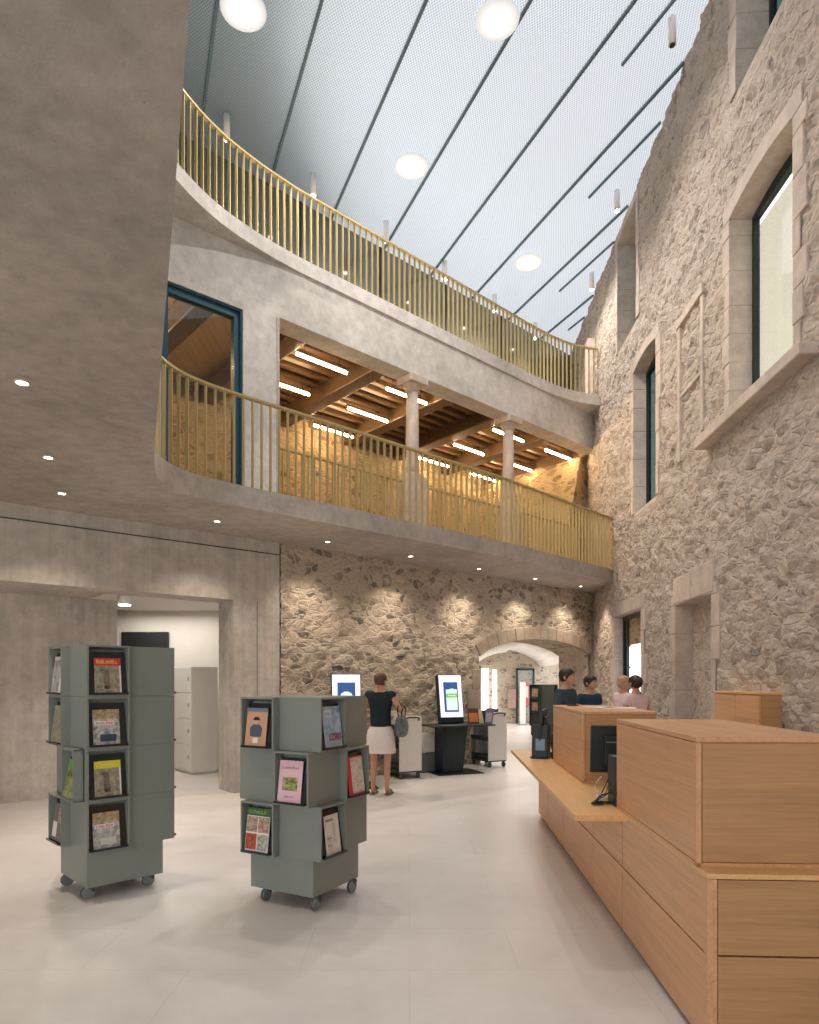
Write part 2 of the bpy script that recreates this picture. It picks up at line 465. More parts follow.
WIN = {'big': (6.51, 7.95, 4.72, 7.20), 'mid': (10.70, 11.96, 4.57, 7.20), 'up_far': (11.8, 13.05, 8.02, 10.2), 'up_near': (6.35, 7.77, 8.5, 10.2),
       'door': (11.5, 13.28, 0.0, 2.86), 'niche': (8.49, 9.80, 0.0, 2.70)}
wall_grid('wall_right', M['rubble_right'], FR, -2.5, 20.0, 0, ZR, .031, list(WIN.values()), 1, .048, 7.0, 10.5, 3.0)
ARCH = (6.35, 2.15, 1.78, .64, 4.37, 8.12)
wall_grid('wall_back', M['rubble_back'], FW, 0.02, 8.42, 0, Z1 + .1, .04, [(4.37, 8.12, 0.0, 1.78)], -1, .04, 3.6, 5.6, 9.0, ARCH)

# solid core of the back wall with its arched passage, ring of voussoirs
b = MB(FW)
def arch_pts(w=0.0, n=28):
    cu, hw, zs, rise, ulo, uhi = ARCH; P = []
    for i in range(n + 1):
        u = ulo + (uhi - ulo) * i / n
        q = max(0, 1 - ((u - cu) / hw) ** 2); z = zs + rise * math.sqrt(q)
        nx = (u - cu) / hw ** 2; nz_ = max(.0001, (z - zs)) / rise ** 2; L = math.hypot(nx, nz_)
        P.append((u + w * nx / L, z + w * nz_ / L))
    return P
ap = arch_pts()
b.extr([(-.0, 0), (-.0, Z1), (8.45, Z1), (8.45, 0), (8.12, 0)] + list(reversed(ap)) + [(4.37, 0)], .06, .85)
struct(b.build('wall_back_core', M['rubble_back'])).name = 'wall_back'
outer = arch_pts(.27)
for i in range(0, 28, 2):
    b = MB(FW)
    poly = [ap[i], ap[i + 1], ap[i + 2], outer[i + 2], outer[i + 1], outer[i]]
    k = .97
    cx = sum(p[0] for p in poly) / 6; cz = sum(p[1] for p in poly) / 6
    b.extr([(cx + (p[0] - cx) * k, cz + (p[1] - cz) * k) for p in poly], -.02 - .01 * random.random(), .86)
    struct(b.build('trim_1', M['rubble_arch'], bevel=.012))
for z0, z1, w in ((0, .5, .3), (.5, .92, .2), (.92, 1.4, .34), (1.4, 1.79, .22)):
    b = MB(FW); b.box(4.37 - w, 4.37, -.02, .86, z0 + .006, z1 - .006)
    struct(b.build('trim_2', M['rubble_arch'], bevel=.012))

# concrete wall left of the stone: beam, pier, recessed panel, doorway
b = MB(FA); b.box(-9, -2.26, 0, 1.25, 2.70, Z1 + .01); b.box(-2.26, 0, 0, .5, 2.70, Z1 + .01); b.box(-.712, 0, 0, .5, 0, 2.70)
struct(b.build('wall_left', M['concrete_wall']))
b = MB(FA); b.box(-9, -1.915, 1.2, 1.4, 0, 2.70)
struct(b.build('wall_left', M['concrete_wall']))
b = MB(FA); b.box(-9, 0, -.006, .002, 3.40, 3.415); b.box(-.36, -.355, -.004, .004, 0, 2.7)
struct(b.build('trim_3', M['rubber']))
# rest of the enclosure, left side and the white room behind the doorway
b = MB(); b.box(-9.7, -9.5, -3, 28, 0, ZR + .2)
struct(b.build('wall_far_left', M['concrete_wall']))
b = MB(); b.box(-9.5, .3, 12.4, 12.55, 0, Z1)
struct(b.build('wall_white_room', M['white_wall']))
b = MB(FA); b.box(-6, .6, 1.26, 4.2, 2.88, 2.93); b.box(-2.0, .0, .51, 1.26, 2.88, 2.93)
struct(b.build('ceiling_white_room', M['white_wall']))

b = MB(); b.box(.7, 3.6, -3.2, -3.0, 0, ZR); struct(b.build('light_block_wall', M['white_wall']))  # unseen wall added to keep frontal light off the desk end
# hall behind the arch
b = MB(); b.box(1.2, 5.4, 24.0, 24.2, 0, Z1)
struct(b.build('wall_hall_end', M['rubble_back']))
b = MB(); b.face([(1.15, 13.6, 0), (2.2, 24, 0), (2.2, 24, Z1), (1.15, 13.6, Z1)]); b.face([(1.15, 13.6, 0), (-3, 13.6, 0), (-3, 13.6, Z1), (1.15, 13.6, Z1)])
o = struct(b.build('wall_hall_left', M['white_wall']))
sm = o.modifiers.new('thick', 'SOLIDIFY'); sm.thickness = .15; sm.offset = 0
# vaulted white ceiling of the hall
b = MB(); n = 14; rows = []
for y, xl, xr in ((13.65, 1.2, 4.25), (24.0, 2.2, 4.75)):
    rows.append([(xl + (xr - xl) * i / n, y + (.903 * (xr - xl) * i / n if y < 20 else 0), 2.05 + .62 * math.sin(PI * i / n) ** .7) for i in range(n + 1)])
for i in range(n): b.face([rows[0][i], rows[0][i + 1], rows[1][i + 1], rows[1][i]])
o = struct(b.build('ceiling_hall', M['white_wall'])); sm = o.modifiers.new('thick', 'SOLIDIFY'); sm.thickness = .1; sm.offset = 1
w = MB(); w.box(2.62, 2.86, 23.9, 24.0, .02, 2.0)
struct(w.build('window_1', M['sky_pane']))
w = MB(); w.box(3.02, 3.16, 23.9, 24.0, .3, 1.95)
struct(w.build('window_2', M['sky_pane']))

# lower slab (gallery floor + soffit)
b = MB(); b.prism(E1 + [(4.42, 13.9), (4.6, 19.6), (-9.5, 19.6), (-9.5, -3.0)], Z1, Z1T)
struct(b.build('ceiling_soffit', M['concrete']))
# upper slab
b = MB(); b.prism(E2 + [(4.42, 15.3), (4.6, 19.6), (-9.5, 19.6), (-9.5, 2.9)], Z2, Z2T)
struct(b.build('ceiling_upper_slab', M['concrete_pale']))
# colonnade beam
b = MB(FW); b.box(-.02, 8.45, 0, .38, 6.88, Z2 + .005)
struct(b.build('wall_colonnade_beam', M['concrete_pale'], bevel=.008))
# upper concrete wall with the glazed door
b = MB(FA); b.box(-6.5, -1.72, 0, .3, Z1T, Z2); b.box(-1.72, -.573, 0, .3, 6.79, Z2); b.box(-.573, -.0, 0, .34, Z1T, Z2)
struct(b.build('wall_upper_left', M['concrete_pale']))
b = MB(FA); b.box(-.05, -.02, -.012, .2, Z1T, 6.86); struct(b.build('trim_4', M['concrete_wall']))
d = struct(empty('door_1')); F = FA
b = MB(F)
fx0, fx1, fz0, fz1 = -1.72, -.573, Z1T, 6.79
b.box(fx0, fx0 + .11, .05, .16, fz0, fz1); b.box(fx1 - .11, fx1, .05, .16, fz0, fz1); b.box(fx0, fx1, .05, .16, fz1 - .12, fz1); b.box(fx0, fx1, .05, .16, fz0, fz0 + .1)
b.box(fx0, fx1, .02, .05, fz1 - .03, fz1); b.box(fx1 - .03, fx1, .02, .05, fz0, fz1)
b.build('door_frame', M['teal'], d)
b = MB(F); b.box(fx0 + .11, fx1 - .11, .09, .105, fz0 + .1, fz1 - .12); b.build('pane', M['glass'], d)

# first floor room: stone back wall, timber ceiling
wall_grid('wall_gallery', M['rubble_inner'], frame(wp(0, 3.6), AW), -5.5, 9.6, Z1T, 7.72, .09, [], -1, .05, 3.4, 5.5, 21.0)
b = MB(FW); b.box(-5.5, 9.2, .2, 3.6, 7.34, 7.40); struct(b.build('ceiling_boards', M['board']))
t0s = [-2.3, -.9, .55, 2.2, 3.9, 5.35, 7.0, 8.64]
for t in t0s:
    b = MB(FW); y = .38; bw = .15
    b.box(t - bw, t + bw, .38, 3.6, 6.88, 7.20)
    o = b.build('timber_beam', M['timber_beam'], bevel=.02)
    tag(o, 'heavy old timber beam carrying the joists of the gallery ceiling', 'beam', 'main beams of the gallery ceiling')
for a, c_ in zip(t0s[2:-1], t0s[3:]):
    for k in range(11):
        y = .62 + k * .28
        b = MB(FW)
        w = .05 + .02 * random.random()
        b.box(a + .152, c_ - .152, y - w, y + w, 7.14 - .03 * random.random(), 7.335)
        o = b.build('joist', M['timber'], bevel=.012)
        tag(o, 'short rough timber joist between two main beams of the gallery ceiling', 'joist', 'joists of the gallery ceiling')
for t in (-1.6, 1.25, 3.15, 6.1, 7.92):  # leftmost pair added to light the room behind the glazed door
    for k, y in enumerate((.72, 1.88, 3.05)):
        if t == 1.25 and k == 2 or t < 0 and k == 0: continue
        e = empty('tube_light', (*wp(t, y), 6.86), AW, 'slim warm white tube light hanging below the gallery timber ceiling, in line with its fellows', 'ceiling light', 'tube lights of the gallery')
        b = MB(); b.cyl((-.5, 0, 0), (.5, 0, 0), .022, n=12); b.build('tube', M['tube'], e)
        b = MB(); b.box(-.53, .53, -.03, .03, .03, .06); b.cyl((-.35, 0, .05), (-.35, 0, .465), .005, n=6); b.cyl((.35, 0, .05), (.35, 0, .465), .005, n=6)
        b.build('housing', M['dark_grey'], e)

# columns of the colonnade, on pedestals
def column(t, which):
    e = empty('column', (*wp(t, .17), Z1T), AW, which, 'column', 'slim stone columns of the gallery')
    b = MB(); b.loft([(0, 0, 1.36, .125, .125), (0, 0, 1.5, .118, .118), (0, 0, 2.2, .115, .115), (0, 0, 2.84, .10, .10)], 24); b.build('shaft', M['dressed'], e)
    b = MB(); b.loft([(0, 0, 2.80, .10, .10), (0, 0, 2.84, .135, .135), (0, 0, 2.87, .12, .12), (0, 0, 2.93, .17, .17)], 24); b.box(-.2, .2, -.2, .2, 2.93, 3.05)
    b.build('capital', M['dressed'], e, bevel=.006)
    b = MB(); b.box(-.19, .19, -.17, .17, 0, 1.30); b.box(-.165, .165, -.15, .15, 1.30, 1.37); b.build('pedestal', M['dressed'], e, bevel=.015)
column(2.78, 'slim pale stone column under the beam, left of the two, nearer the glazed door')
column(5.42, 'slim pale stone column under the beam, right of the two, nearer the tall stone wall')
b = MB(FW); b.extr([(7.62, Z1T), (8.8, Z1T), (8.8, 7.3), (8.62, 7.3)], .5, 3.7)
struct(b.build('wall_gallery_end', M['rubble_inner']))

# upper floor glass partition and rear closing walls
b = MB(FW); b.box(-7, 10.3, 1.95, 2.02, Z2T, ZR)
struct(b.build('wall_upper_glass', M['glass_olive']))
b = MB(FW)
for k in range(9): b.box(-6 + k * 1.9, -5.97 + k * 1.9, 1.93, 1.95, Z2T, ZR)
struct(b.build('trim_5', M['dark_grey']))
b = MB(FR); b.box(15.0, 15.3, .0, .18, Z2T, 9.35)
struct(b.build('trim_6', M['dressed'], bevel=.01))
b = MB(); b.box(-9.5, 5.2, 19.6, 19.8, 0, ZR); struct(b.build('wall_rear', M['concrete_wall'])) if False else b.bm.free()

# roof of perforated metal panels
aR = math.atan2(660, 130 - 409.5)     # direction the joints run
ux = Vector((math.cos(aR), math.sin(aR)))
rf = struct(empty('ceiling_roof'))
b = MB(); b.face([(-9.5, -3, ZR), (3.7, -3, ZR), (4.9, 22, ZR), (-9.5, 22, ZR)])
o = b.build('mesh_panels', M['mesh'])
# turn the object so that its texture follows the joints
b = MB(); b.prism([(-9.7, -3), (.6, -3), (-1.6, 9), (-1.0, 22), (-9.7, 22)], 11.0, 11.2); b.prism([(-9.7, 19.6), (4.9, 19.6), (4.9, 28), (-9.7, 28)], 3.6, 3.8)  # left slab added unseen above, shaped to darken the mesh ceiling's left
struct(b.build('unseen_cover_slabs', M['concrete']))
b = MB(); b.box(-9.9, -9.7, -3, 28, 0, 12.1); b.box(-9.7, 5.4, 22, 22.2, 3.6, 12.1); struct(b.build('wall_far_left', M['concrete_wall']))
o.rotation_euler = (0, 0, aR - PI / 2)
o.data.transform(Matrix.Rotation(-(aR - PI / 2), 4, 'Z')); o.parent = rf
def seam(X, Y0, Y1, w=.019):
    """joint crossing the line Y=8.56 at X"""
    def P(Y): return Vector((X + (Y - 8.56) * ux.x / ux.y, Y))
    a, c_ = P(Y0), P(Y1); nrm = Vector((-ux.y, ux.x)) * w
    b = MB(); b.prism([tuple(a + nrm), tuple(a - nrm), tuple(c_ - nrm), tuple(c_ + nrm)], ZR - .035, ZR + .01)
    b.build('joint', M['seam'], rf)
def wallY(X):   # where a joint meets the right wall
    k = ux.x / ux.y; return (3.462 - X + 8.56 * k) / (k - .0507)
for k in range(-5, 10):
    X = .214 + 1.352 * k
    y0 = -2.5 if X + (-2.5 - 8.56) * ux.x / ux.y < 3.3 else wallY(X) + .06
    seam(X, y0, 20)
for X, yend in ((3.42, 9.45), (4.75, 12.05), (6.1, 14.95), (7.4, 16.6)):
    seam(X, wallY(X) + .06, yend, .015)

# ------------------------------------------------------------------ right wall openings
def surround(u0, u1, z0, z1, rise, depth, jw=.16, sill=True, n=12):
    """dressed stone jambs and curved head, as blocks running through the wall"""
    for a, q in ((u0 - jw * .8, u0 - .008), (u1 + .008, u1 + jw * .8)):
        b = MB(FR); b.box(a, q, -depth, .012, z0, z1 - rise); struct(b.build('trim_7', M['dressed']))
    z = z0
    while z < z1 - rise - .05:
        h = random.choice((.34, .42, .5)); zz = min(z + h, z1 - rise)
        if z1 - rise - zz < .15: zz = z1 - rise
        for a, s in ((u0, -1), (u1, 1)):
            w = jw * random.choice((.8, 1.15, 1.5))
            b = MB(FR); lo, hi = (a - w, a) if s < 0 else (a, a + w)
            b.box(lo, hi, -depth, .02 + .008 * random.random(), z + .004, zz - .004)
            struct(b.build('trim_7', M['dressed'], bevel=.01))
        z = zz
    b = MB(FR); P = []
    for i in range(n + 1):
        f = i / n; P.append((u0 + (u1 - u0) * f, z1 - rise + rise * (1 - (2 * f - 1) ** 2)))
    P = [(u0 - jw, z1 - rise)] + P + [(u1 + jw, z1 - rise), (u1 + jw, z1 + jw * .7), ((u0 + u1) / 2, z1 + jw * 1.2), (u0 - jw, z1 + jw * .7)]
    b.extr(P, -depth, .025); struct(b.build('trim_8', M['dressed'], bevel=.008))
    if sill:
        b = MB(FR); b.box(u0 - .02, u1 + .02, -depth, .0, z0 - .04, z0 + .004); struct(b.build('trim_9', M['dressed']))

def window(name, u0, u1, z0, z1, rise, depth, mat, fw=.045, mull=0):
    e = struct(empty(name)); b = MB(FR); y0, y1 = -depth, -depth + .07
    b.box(u0 - .02, u0 + fw, y0, y1, z0, z1); b.box(u1 - fw, u1 + .02, y0, y1, z0, z1); b.box(u0, u1, y0, y1, z0, z0 + fw); b.box(u0, u1, y0, y1, z1 - rise - fw, z1)
    for k in range(mull): zz = z0 + (z1 - z0) * (k + 1) / (mull + 1); b.box(u0, u1, y0, y1, zz - .02, zz + .02)
    b.build('window_frame', M['dark_frame'], e)
    b = MB(FR); b.box(u0 + fw, u1 - fw, y0 + .02, y0 + .032, z0 + fw, z1 - rise - fw); b.build('pane', mat, e)
    return e

# mesh blind hanging outside the large window
t = NT('pale_mesh_blind'); v = t.coord()
s_ = t.add('ShaderNodeSeparateXYZ'); t.link(v, s_.inputs[0])
g = t.math('MULTIPLY', t.math('SINE', t.math('MULTIPLY', s_.outputs[0], 260.0)), t.math('SINE', t.math('MULTIPLY', s_.outputs[2], 260.0)))
cc = t.ramp(t.math('ADD', t.math('MULTIPLY', g, .5), .5), [(.2, col(180, 171, 154)), (.7, col(206, 197, 180))])
tl = t.add('ShaderNodeBsdfTranslucent'); t.link(cc, tl.inputs[0])
df = t.add('ShaderNodeBsdfDiffuse'); t.link(cc, df.inputs[0])
mx = t.add('ShaderNodeMixShader'); mx.inputs[0].default_value = .85
t.link(df.outputs[0], mx.inputs[1]); t.link(tl.outputs[0], mx.inputs[2]); t.link(mx.outputs[0], t.out.inputs['Surface'])
M['blind'] = t.m

g = WIN['big']; surround(*g, .08, .34, .17, False)
e = window('window_3', g[0], g[1], g[2], g[3], .08, .32, M['glass'])
b = MB(FR); b.face([(g[0] - .1, -.45, g[2]), (g[1] + .3, -.45, g[2]), (g[1] + .3, -.45, g[3]), (g[0] - .1, -.45, g[3])]); b.build('blind', M['blind'], e)
b = MB(FR)
b.extr([(6.10, 4.60), (8.68, 4.60), (8.68, 4.70), (8.64, 4.73), (6.14, 4.73), (6.10, 4.70)], -.33, .17); struct(b.build('trim_10', M['dressed'], bevel=.012))
g = WIN['mid']; surround(*g, .08, .30, .15)
window('window_4', g[0], g[1], g[2], g[3], .08, .28, M['glass_dark'])
g = WIN['up_far']; surround(*g, .03, .45, .13)
window('window_5', g[0], g[1], g[2], g[3], .03, .43, M['glass_dark'], mull=1)
g = WIN['up_near']; surround(*g, .03, .45, .15)
window('window_6', g[0], g[1], g[2], g[3], .03, .43, M['glass_dark'])
g = WIN['door']; surround(*g, .02, .24, .2, False)
e = struct(empty('door_2')); b = MB(FR)
b.box(11.5, 11.56, -.22, -.15, 0, 2.84); b.box(13.2, 13.28, -.22, -.15, 0, 2.84); b.box(11.5, 13.28, -.22, -.15, 2.76, 2.84); b.box(12.96, 13.03, -.22, -.15, 0, 2.84)
b.build('door_frame', M['dark_frame'], e)
b = MB(FR); b.box(13.03, 13.2, -.20, -.19, 0, 2.76); b.build('door_leaf', M['dark_grey'], e)
b = MB(FR); b.box(11.56, 12.96, -.20, -.19, 0, 1.0); b.box(11.56, 12.96, -.20, -.19, 2.26, 2.76); b.build('door_leaf', M['rubble_inner'], e)
b = MB(FR)
for k in range(3): b.box(11.6, 12.94, -.205, -.188, 1.0 + .42 * k, 1.0 + .42 * k + .39)
b.build('pane', M['sky_pane'], e)
g = WIN['niche']; surround(*g, .02, .24, .17, False)
b = MB(FR); b.box(8.3, 10.0, -.36, -.23, 0, 2.9); struct(b.build('wall_niche', M['rubble_right']))
for k, (a, c_) in enumerate(((9.18, 9.86), (8.4, 9.16))):   # two big lintel blocks
    b = MB(FR); b.box(a, c_, -.22, .035, 2.70, 3.08 + .04 * k); struct(b.build('trim_11', M['dressed'], bevel=.02))
b = MB(FR); b.extr([(8.72, 6.70), (9.70, 6.70), (9.70, 6.82), (8.72, 6.84)], -.05, .05); b.box(9.58, 9.68, -.05, .035, 4.75, 6.70); b.box(8.74, 8.84, -.05, .03, 4.9, 6.70)
b.box(8.8, 9.65, -.05, .03, 5.66, 5.72)
struct(b.build('trim_12', M['dressed'], bevel=.012))

# ------------------------------------------------------------------ railings
def railing(name, path, z, h, label, step=.118, posts=True):
    e = empty(name, (path[0][0], path[0][1], z), 0, label, 'railing'); ox, oy = path[0][0], path[0][1]
    P = resample(path, step)
    proto = None
    for k, (x, y, a) in enumerate(P[:]):
        if proto is None:
            b = MB(); b.box(-.006, .006, -.022, .022, 0, h - .012); b.cyl((0, -.03, .06), (0, .03, .06), .008, n=8); o = proto = b.build('baluster', M['brass'], e)
        else:
            o = proto.copy(); C.objects.link(o); o.parent = e
        o.location = (x - ox, y - oy, 0); o.rotation_euler = (0, 0, a)
    pts = resample(path, .06)
    for nm, zz, hw, hh in (('top_rail', h - .016, .03, .014),):
        b = MB(Matrix.Translation((-ox, -oy, 0))); prev = None
        for x, y, a in pts:
            nx, ny = -math.sin(a), math.cos(a)
            ring = b.verts([(x + nx * sx * hw, y + ny * sx * hw, zz + sz * hh) for sx, sz in ((-1, -1), (1, -1), (1, 1), (-1, 1))])
            if prev:
                for i in range(4): j = (i + 1) % 4; b.bm.faces.new((prev[i], prev[j], ring[j], ring[i]))
            else: b.bm.faces.new(ring)
            prev = ring
        b.bm.faces.new(list(reversed(prev))); b.build(nm, M['brass'], e)
    b = MB(Matrix.Translation((-ox, -oy, 0))); prev = None
    return e
def cut(P, ymin): return [p for p in P if p[1] >= ymin]
dense = [(x, y) for x, y, a in resample(E1, .04)]
railing('gallery_railing', [p for p in offset(dense, .07) if p[1] > 4.4], Z1T, 1.08, 'long brass bar railing curving along the lower gallery edge')
dense = [(x, y) for x, y, a in resample(E2, .04)]
railing('gallery_railing', [p for p in offset(dense, .07) if p[1] > 6.6], Z2T, 1.06, 'long brass bar railing curving along the upper gallery just under the roof')
railing('colonnade_railing', [wp(.06, .2), wp(2.58, .2)], Z1T, 1.24, 'inner brass railing between the concrete pier and the left column', .11)
railing('colonnade_railing', [wp(2.98, .2), wp(5.22, .2)], Z1T, 1.24, 'inner brass railing between the two stone columns', .11)
railing('colonnade_railing', [wp(5.62, .2), wp(7.9, .2)], Z1T, 1.24, 'inner brass railing right of the right stone column', .11)

# ------------------------------------------------------------------ lamps
def spot_light(name, loc, power, size=R(70), blend=.7, colr=(1, .86, .70), radius=.05, parent=None):
    l = bpy.data.lights.new(name, 'SPOT'); l.energy = power; l.spot_size = size; l.spot_blend = blend; l.color = colr; l.shadow_soft_size = radius
    o = bpy.data.objects.new(name, l); C.objects.link(o); o.location = loc; return o
def area(name, loc, rot, size, power, colr=(1, 1, 1), shape='RECTANGLE', sy=None):
    l = bpy.data.lights.new(name, 'AREA'); l.energy = power; l.size = size; l.shape = shape; l.color = colr
    if sy: l.size_y = sy
    o = bpy.data.objects.new(name, l); C.objects.link(o); o.location = loc; o.rotation_euler = rot; return o

dl = [(-2.60, 4.43), (-3.24, 5.92), (-3.72, 7.06), (-2.42, 8.30), (-1.18, 9.53), (.02, 10.65), (1.25, 11.85), (2.48, 12.99), (3.64, 14.04)]
dn = ['small recessed soffit downlight nearest the camera, at the left edge', 'small recessed soffit downlight, second from the camera', 'small recessed soffit downlight, third from the camera, near the joint of the concrete wall',
      'small recessed downlight above the open doorway', 'small recessed downlight above the gallery bend, first over the stone wall', 'small recessed downlight above the standing woman and kiosks', 'small recessed downlight above the self-service kiosk near the book cart',
      'small recessed downlight above the stone arch', 'small recessed downlight nearest the corner of the tall stone wall']
for (x, y), n_ in zip(dl, dn):
    e = empty('downlight', (x, y, Z1), 0, n_, 'downlight', 'recessed soffit downlights')
    b = MB(); b.cyl((0, 0, -.004), (0, 0, .03), .034, n=20); b.build('lens', M['spot'], e)
    b = MB(); b.tube([(math.cos(a) * .042, math.sin(a) * .042, -.004) for a in [2 * PI * k / 24 for k in range(24)]], .008, 6, closed=True); b.build('trim_ring', M['white_metal'], e)
    spot_light('downlight_lamp', (x, y, Z1 - .03), 66, R(112), .9)

for i, (x, y, n_) in enumerate([(-2.18, 8.66, 'round glowing ceiling lamp at the top left of the roof, beside the concrete soffit'), (1.17, 8.79, 'round glowing ceiling lamp at the top centre of the roof'),
                               (.03, 11.3, 'round glowing ceiling lamp in the middle of the roof'), (2.5, 13.9, 'round glowing ceiling lamp at the far end of the roof, above the railing bend')]):
    e = empty('round_ceiling_lamp', (x, y, ZR), 0, n_, 'ceiling light', 'round lamps of the roof')
    b = MB(); b.loft([(0, 0, -.015, .29, .29), (0, 0, -.03, .30, .30), (0, 0, -.045, .27, .27), (0, 0, -.055, .14, .14)], 40); b.build('diffuser', M['lamp_glow'], e)
    b = MB(); b.cyl((0, 0, -.0), (0, 0, -.02), .27, n=32); b.build('housing', M['white_metal'], e)
    spot_light('round_lamp_light', (x, y, ZR - .10), 260, R(150), .5, (1, .93, .86), .06)

pn = ['first from the left, at the rail bend', 'second from the left', 'third from the left', 'fourth from the left', 'fifth from the left', 'sixth from the left, farthest']
cyls = [(-2.85, 10.3), (-1.68, 11.5), (-.45, 12.7), (.74, 13.9), (1.95, 15.1), (3.1, 16.3)]
for (x, y), n_ in zip(cyls, pn):
    e = empty('ceiling_spotlight', (x, y, ZR), 0, 'white cylinder roof spotlight behind upper railing, ' + n_, 'ceiling light', 'cylinder spotlights over the upper gallery')
    b = MB(); b.cyl((0, 0, -.38), (0, 0, 0), .052, n=20); b.build('housing', M['pendant'], e)
    b = MB(); b.cyl((0, 0, -.395), (0, 0, -.375), .042, n=20); b.build('lens', M['spot'], e)
    spot_light('cylinder_lamp', (x, y, ZR - .42), 35, R(110), .6)
for (x, y), n_ in zip([(3.50, 8.79), (3.74, 11.9), (3.95, 14.3)], ['nearest of three beside the tall stone wall', 'middle one of three beside the tall stone wall', 'farthest of three beside the tall stone wall']):
    e = empty('ceiling_spotlight', (x, y, ZR), 0, 'white cylinder roof spotlight, ' + n_, 'ceiling light', 'cylinder spotlights along the stone wall')
    b = MB(); b.cyl((0, 0, -.36), (0, 0, 0), .05, n=20); b.build('housing', M['pendant'], e)
    b = MB(); b.cyl((0, 0, -.375), (0, 0, -.355), .036, n=20); b.build('lens', M['dark_grey'] if n_.startswith('nearest') else M['spot'], e)
e = empty('ceiling_spotlight', (-4.12, 9.55, 2.88), 0, 'white cylinder spotlight hanging just inside the open doorway', 'ceiling light')
b = MB(); b.cyl((0, 0, -.21), (0, 0, 0), .095, n=24); b.build('housing', M['white_metal'], e)
b = MB(); b.cyl((0, 0, -.225), (0, 0, -.205), .075, n=24); b.build('lens', M['spot'], e)
spot_light('doorway_lamp', (-4.12, 9.55, 2.62), 26, R(130), .6)

# ------------------------------------------------------------------ magazine stands
TB = [.09, .35, .72, 1.09, 1.46, 1.83]
H_, SH = .302, .06
def facing(k):   # rotation turning the -y opening to side k: 0 -y, 1 +x, 2 +y, 3 -x
    return Matrix.Rotation(k * PI / 2, 4, 'Z')
def cabinet(loc, rz, tiers, label, plan, mat='kiosk', wheels=True, cx=0.0):
    """plan[tier] = list of (quadrant x sign, quadrant y sign, side facing, opening, shift)"""
    e = empty('magazine_stand', loc, rz, label, 'magazine stand')
    b = MB(); b.box(-.28, .28, -.28, .28, TB[0], TB[1] + .004); b.box(-.27, .27, -.27, .27, TB[0], TB[tiers + 1] - .03)
    b.build('base', M[mat], e, bevel=.003)
    for t_ in range(tiers):
        z0, z1 = TB[t_ + 1], TB[t_ + 2]
        for (sx, sy, side, op, sh) in plan[t_]:
            # centre of the quadrant, in the frame where the opening faces -y
            q = facing(side).inverted() @ Vector((sx * H_ / 2, sy * H_ / 2, 0))
            b = MB(facing(side)); x0, x1 = q.x - H_ / 2 + .001, q.x + H_ / 2 - .001
            y0, y1 = q.y - H_ / 2 - sh, q.y + H_ / 2 - .002
            th = .013
            if op:
                b.box(x0, x0 + th, y0, y1, z0 + .001, z1 - .001); b.box(x1 - th, x1, y0, y1, z0 + .001, z1 - .001)
                b.box(x0 + th, x1 - th, y0, y1, z1 - .001 - th, z1 - .001); b.box(x0 + th, x1 - th, y0, y1, z0 + .001, z0 + .001 + th)
                b.box(x0 + th, x1 - th, y0 + .13, y1, z0 + th, z1 - th)
            else:
                b.box(x0, x1, y0, y1, z0 + .001, z1 - .001)
            p = b.build('display_box', M[mat], e)
            if op:
                b = MB(facing(side) @ Matrix.Translation((q.x, y0, z0 + .014)))
                b.extr([(-.13, 0), (.13, 0), (.13, .004), (-.13, .004)], -.018, .10)
                b.box(-.13, .13, -.022, -.018, 0, .016)
                v = [(-.128, .012, .005), (.128, .012, .005), (.128, .058, .31), (-.128, .058, .31)]
                b.face(v); b.face([(x, y + .004, z) for x, y, z in reversed(v)])
                b.build('leaning_tray', M['holder'], p)
    for x, y in ((-.22, -.22), (.22, -.22), (-.22, .22), (.22, .22)) if wheels else ():
        x += cx
        b = MB(); b.cyl((x - .014, y - .03, .045), (x + .014, y - .03, .045), .045, n=24)
        c = b.build('caster', M['caster'], e)
        b = MB(); b.tube([(x, y - .03 + .046 * math.cos(a), .046 + .042 * math.sin(a)) for a in [2 * PI * k / 24 for k in range(24)]], .006, 6, closed=True); b.build('tyre', M['rubber'], c)
        b = MB(); b.cyl((x, y, .05), (x, y, .092), .018, n=12); b.box(x - .02, x + .02, y - .03, y + .01, .07, .09); b.build('fork', M['rubber'], c)
    return e
pinA = [(-1, -1, 0, True, SH), (1, -1, 1, True, SH), (1, 1, 2, True, SH), (-1, 1, 3, True, SH)]
pinB = [(1, -1, 0, True, SH), (1, 1, 1, True, SH), (-1, 1, 2, True, SH), (-1, -1, 3, True, SH)]
C2 = (-.767, 4.88, 0); R2 = R(-28.9)
cabinet(C2, R2, 3, 'low grey green rolling magazine stand with three tiers, in front of the standing woman', [pinA, pinB, pinA], cx=.06)
C1 = (-2.30, 5.10, 0); R1 = R(-45.4)
tall = [(-1, -1, 0, True, SH), (1, -1, 1, True, .05), (1, 1, 2, True, SH), (-1, 1, 3, True, SH)]
tall3 = [(1, -1, 1, True, .05), (1, 1, 2, True, SH), (-1, 1, 3, True, SH), (-1, -1, 0, False, 0)]
cabinet(C1, R1, 4, 'tall grey green rolling magazine stand with four tiers, left before the doorway', [tall, tall3, tall, tall])
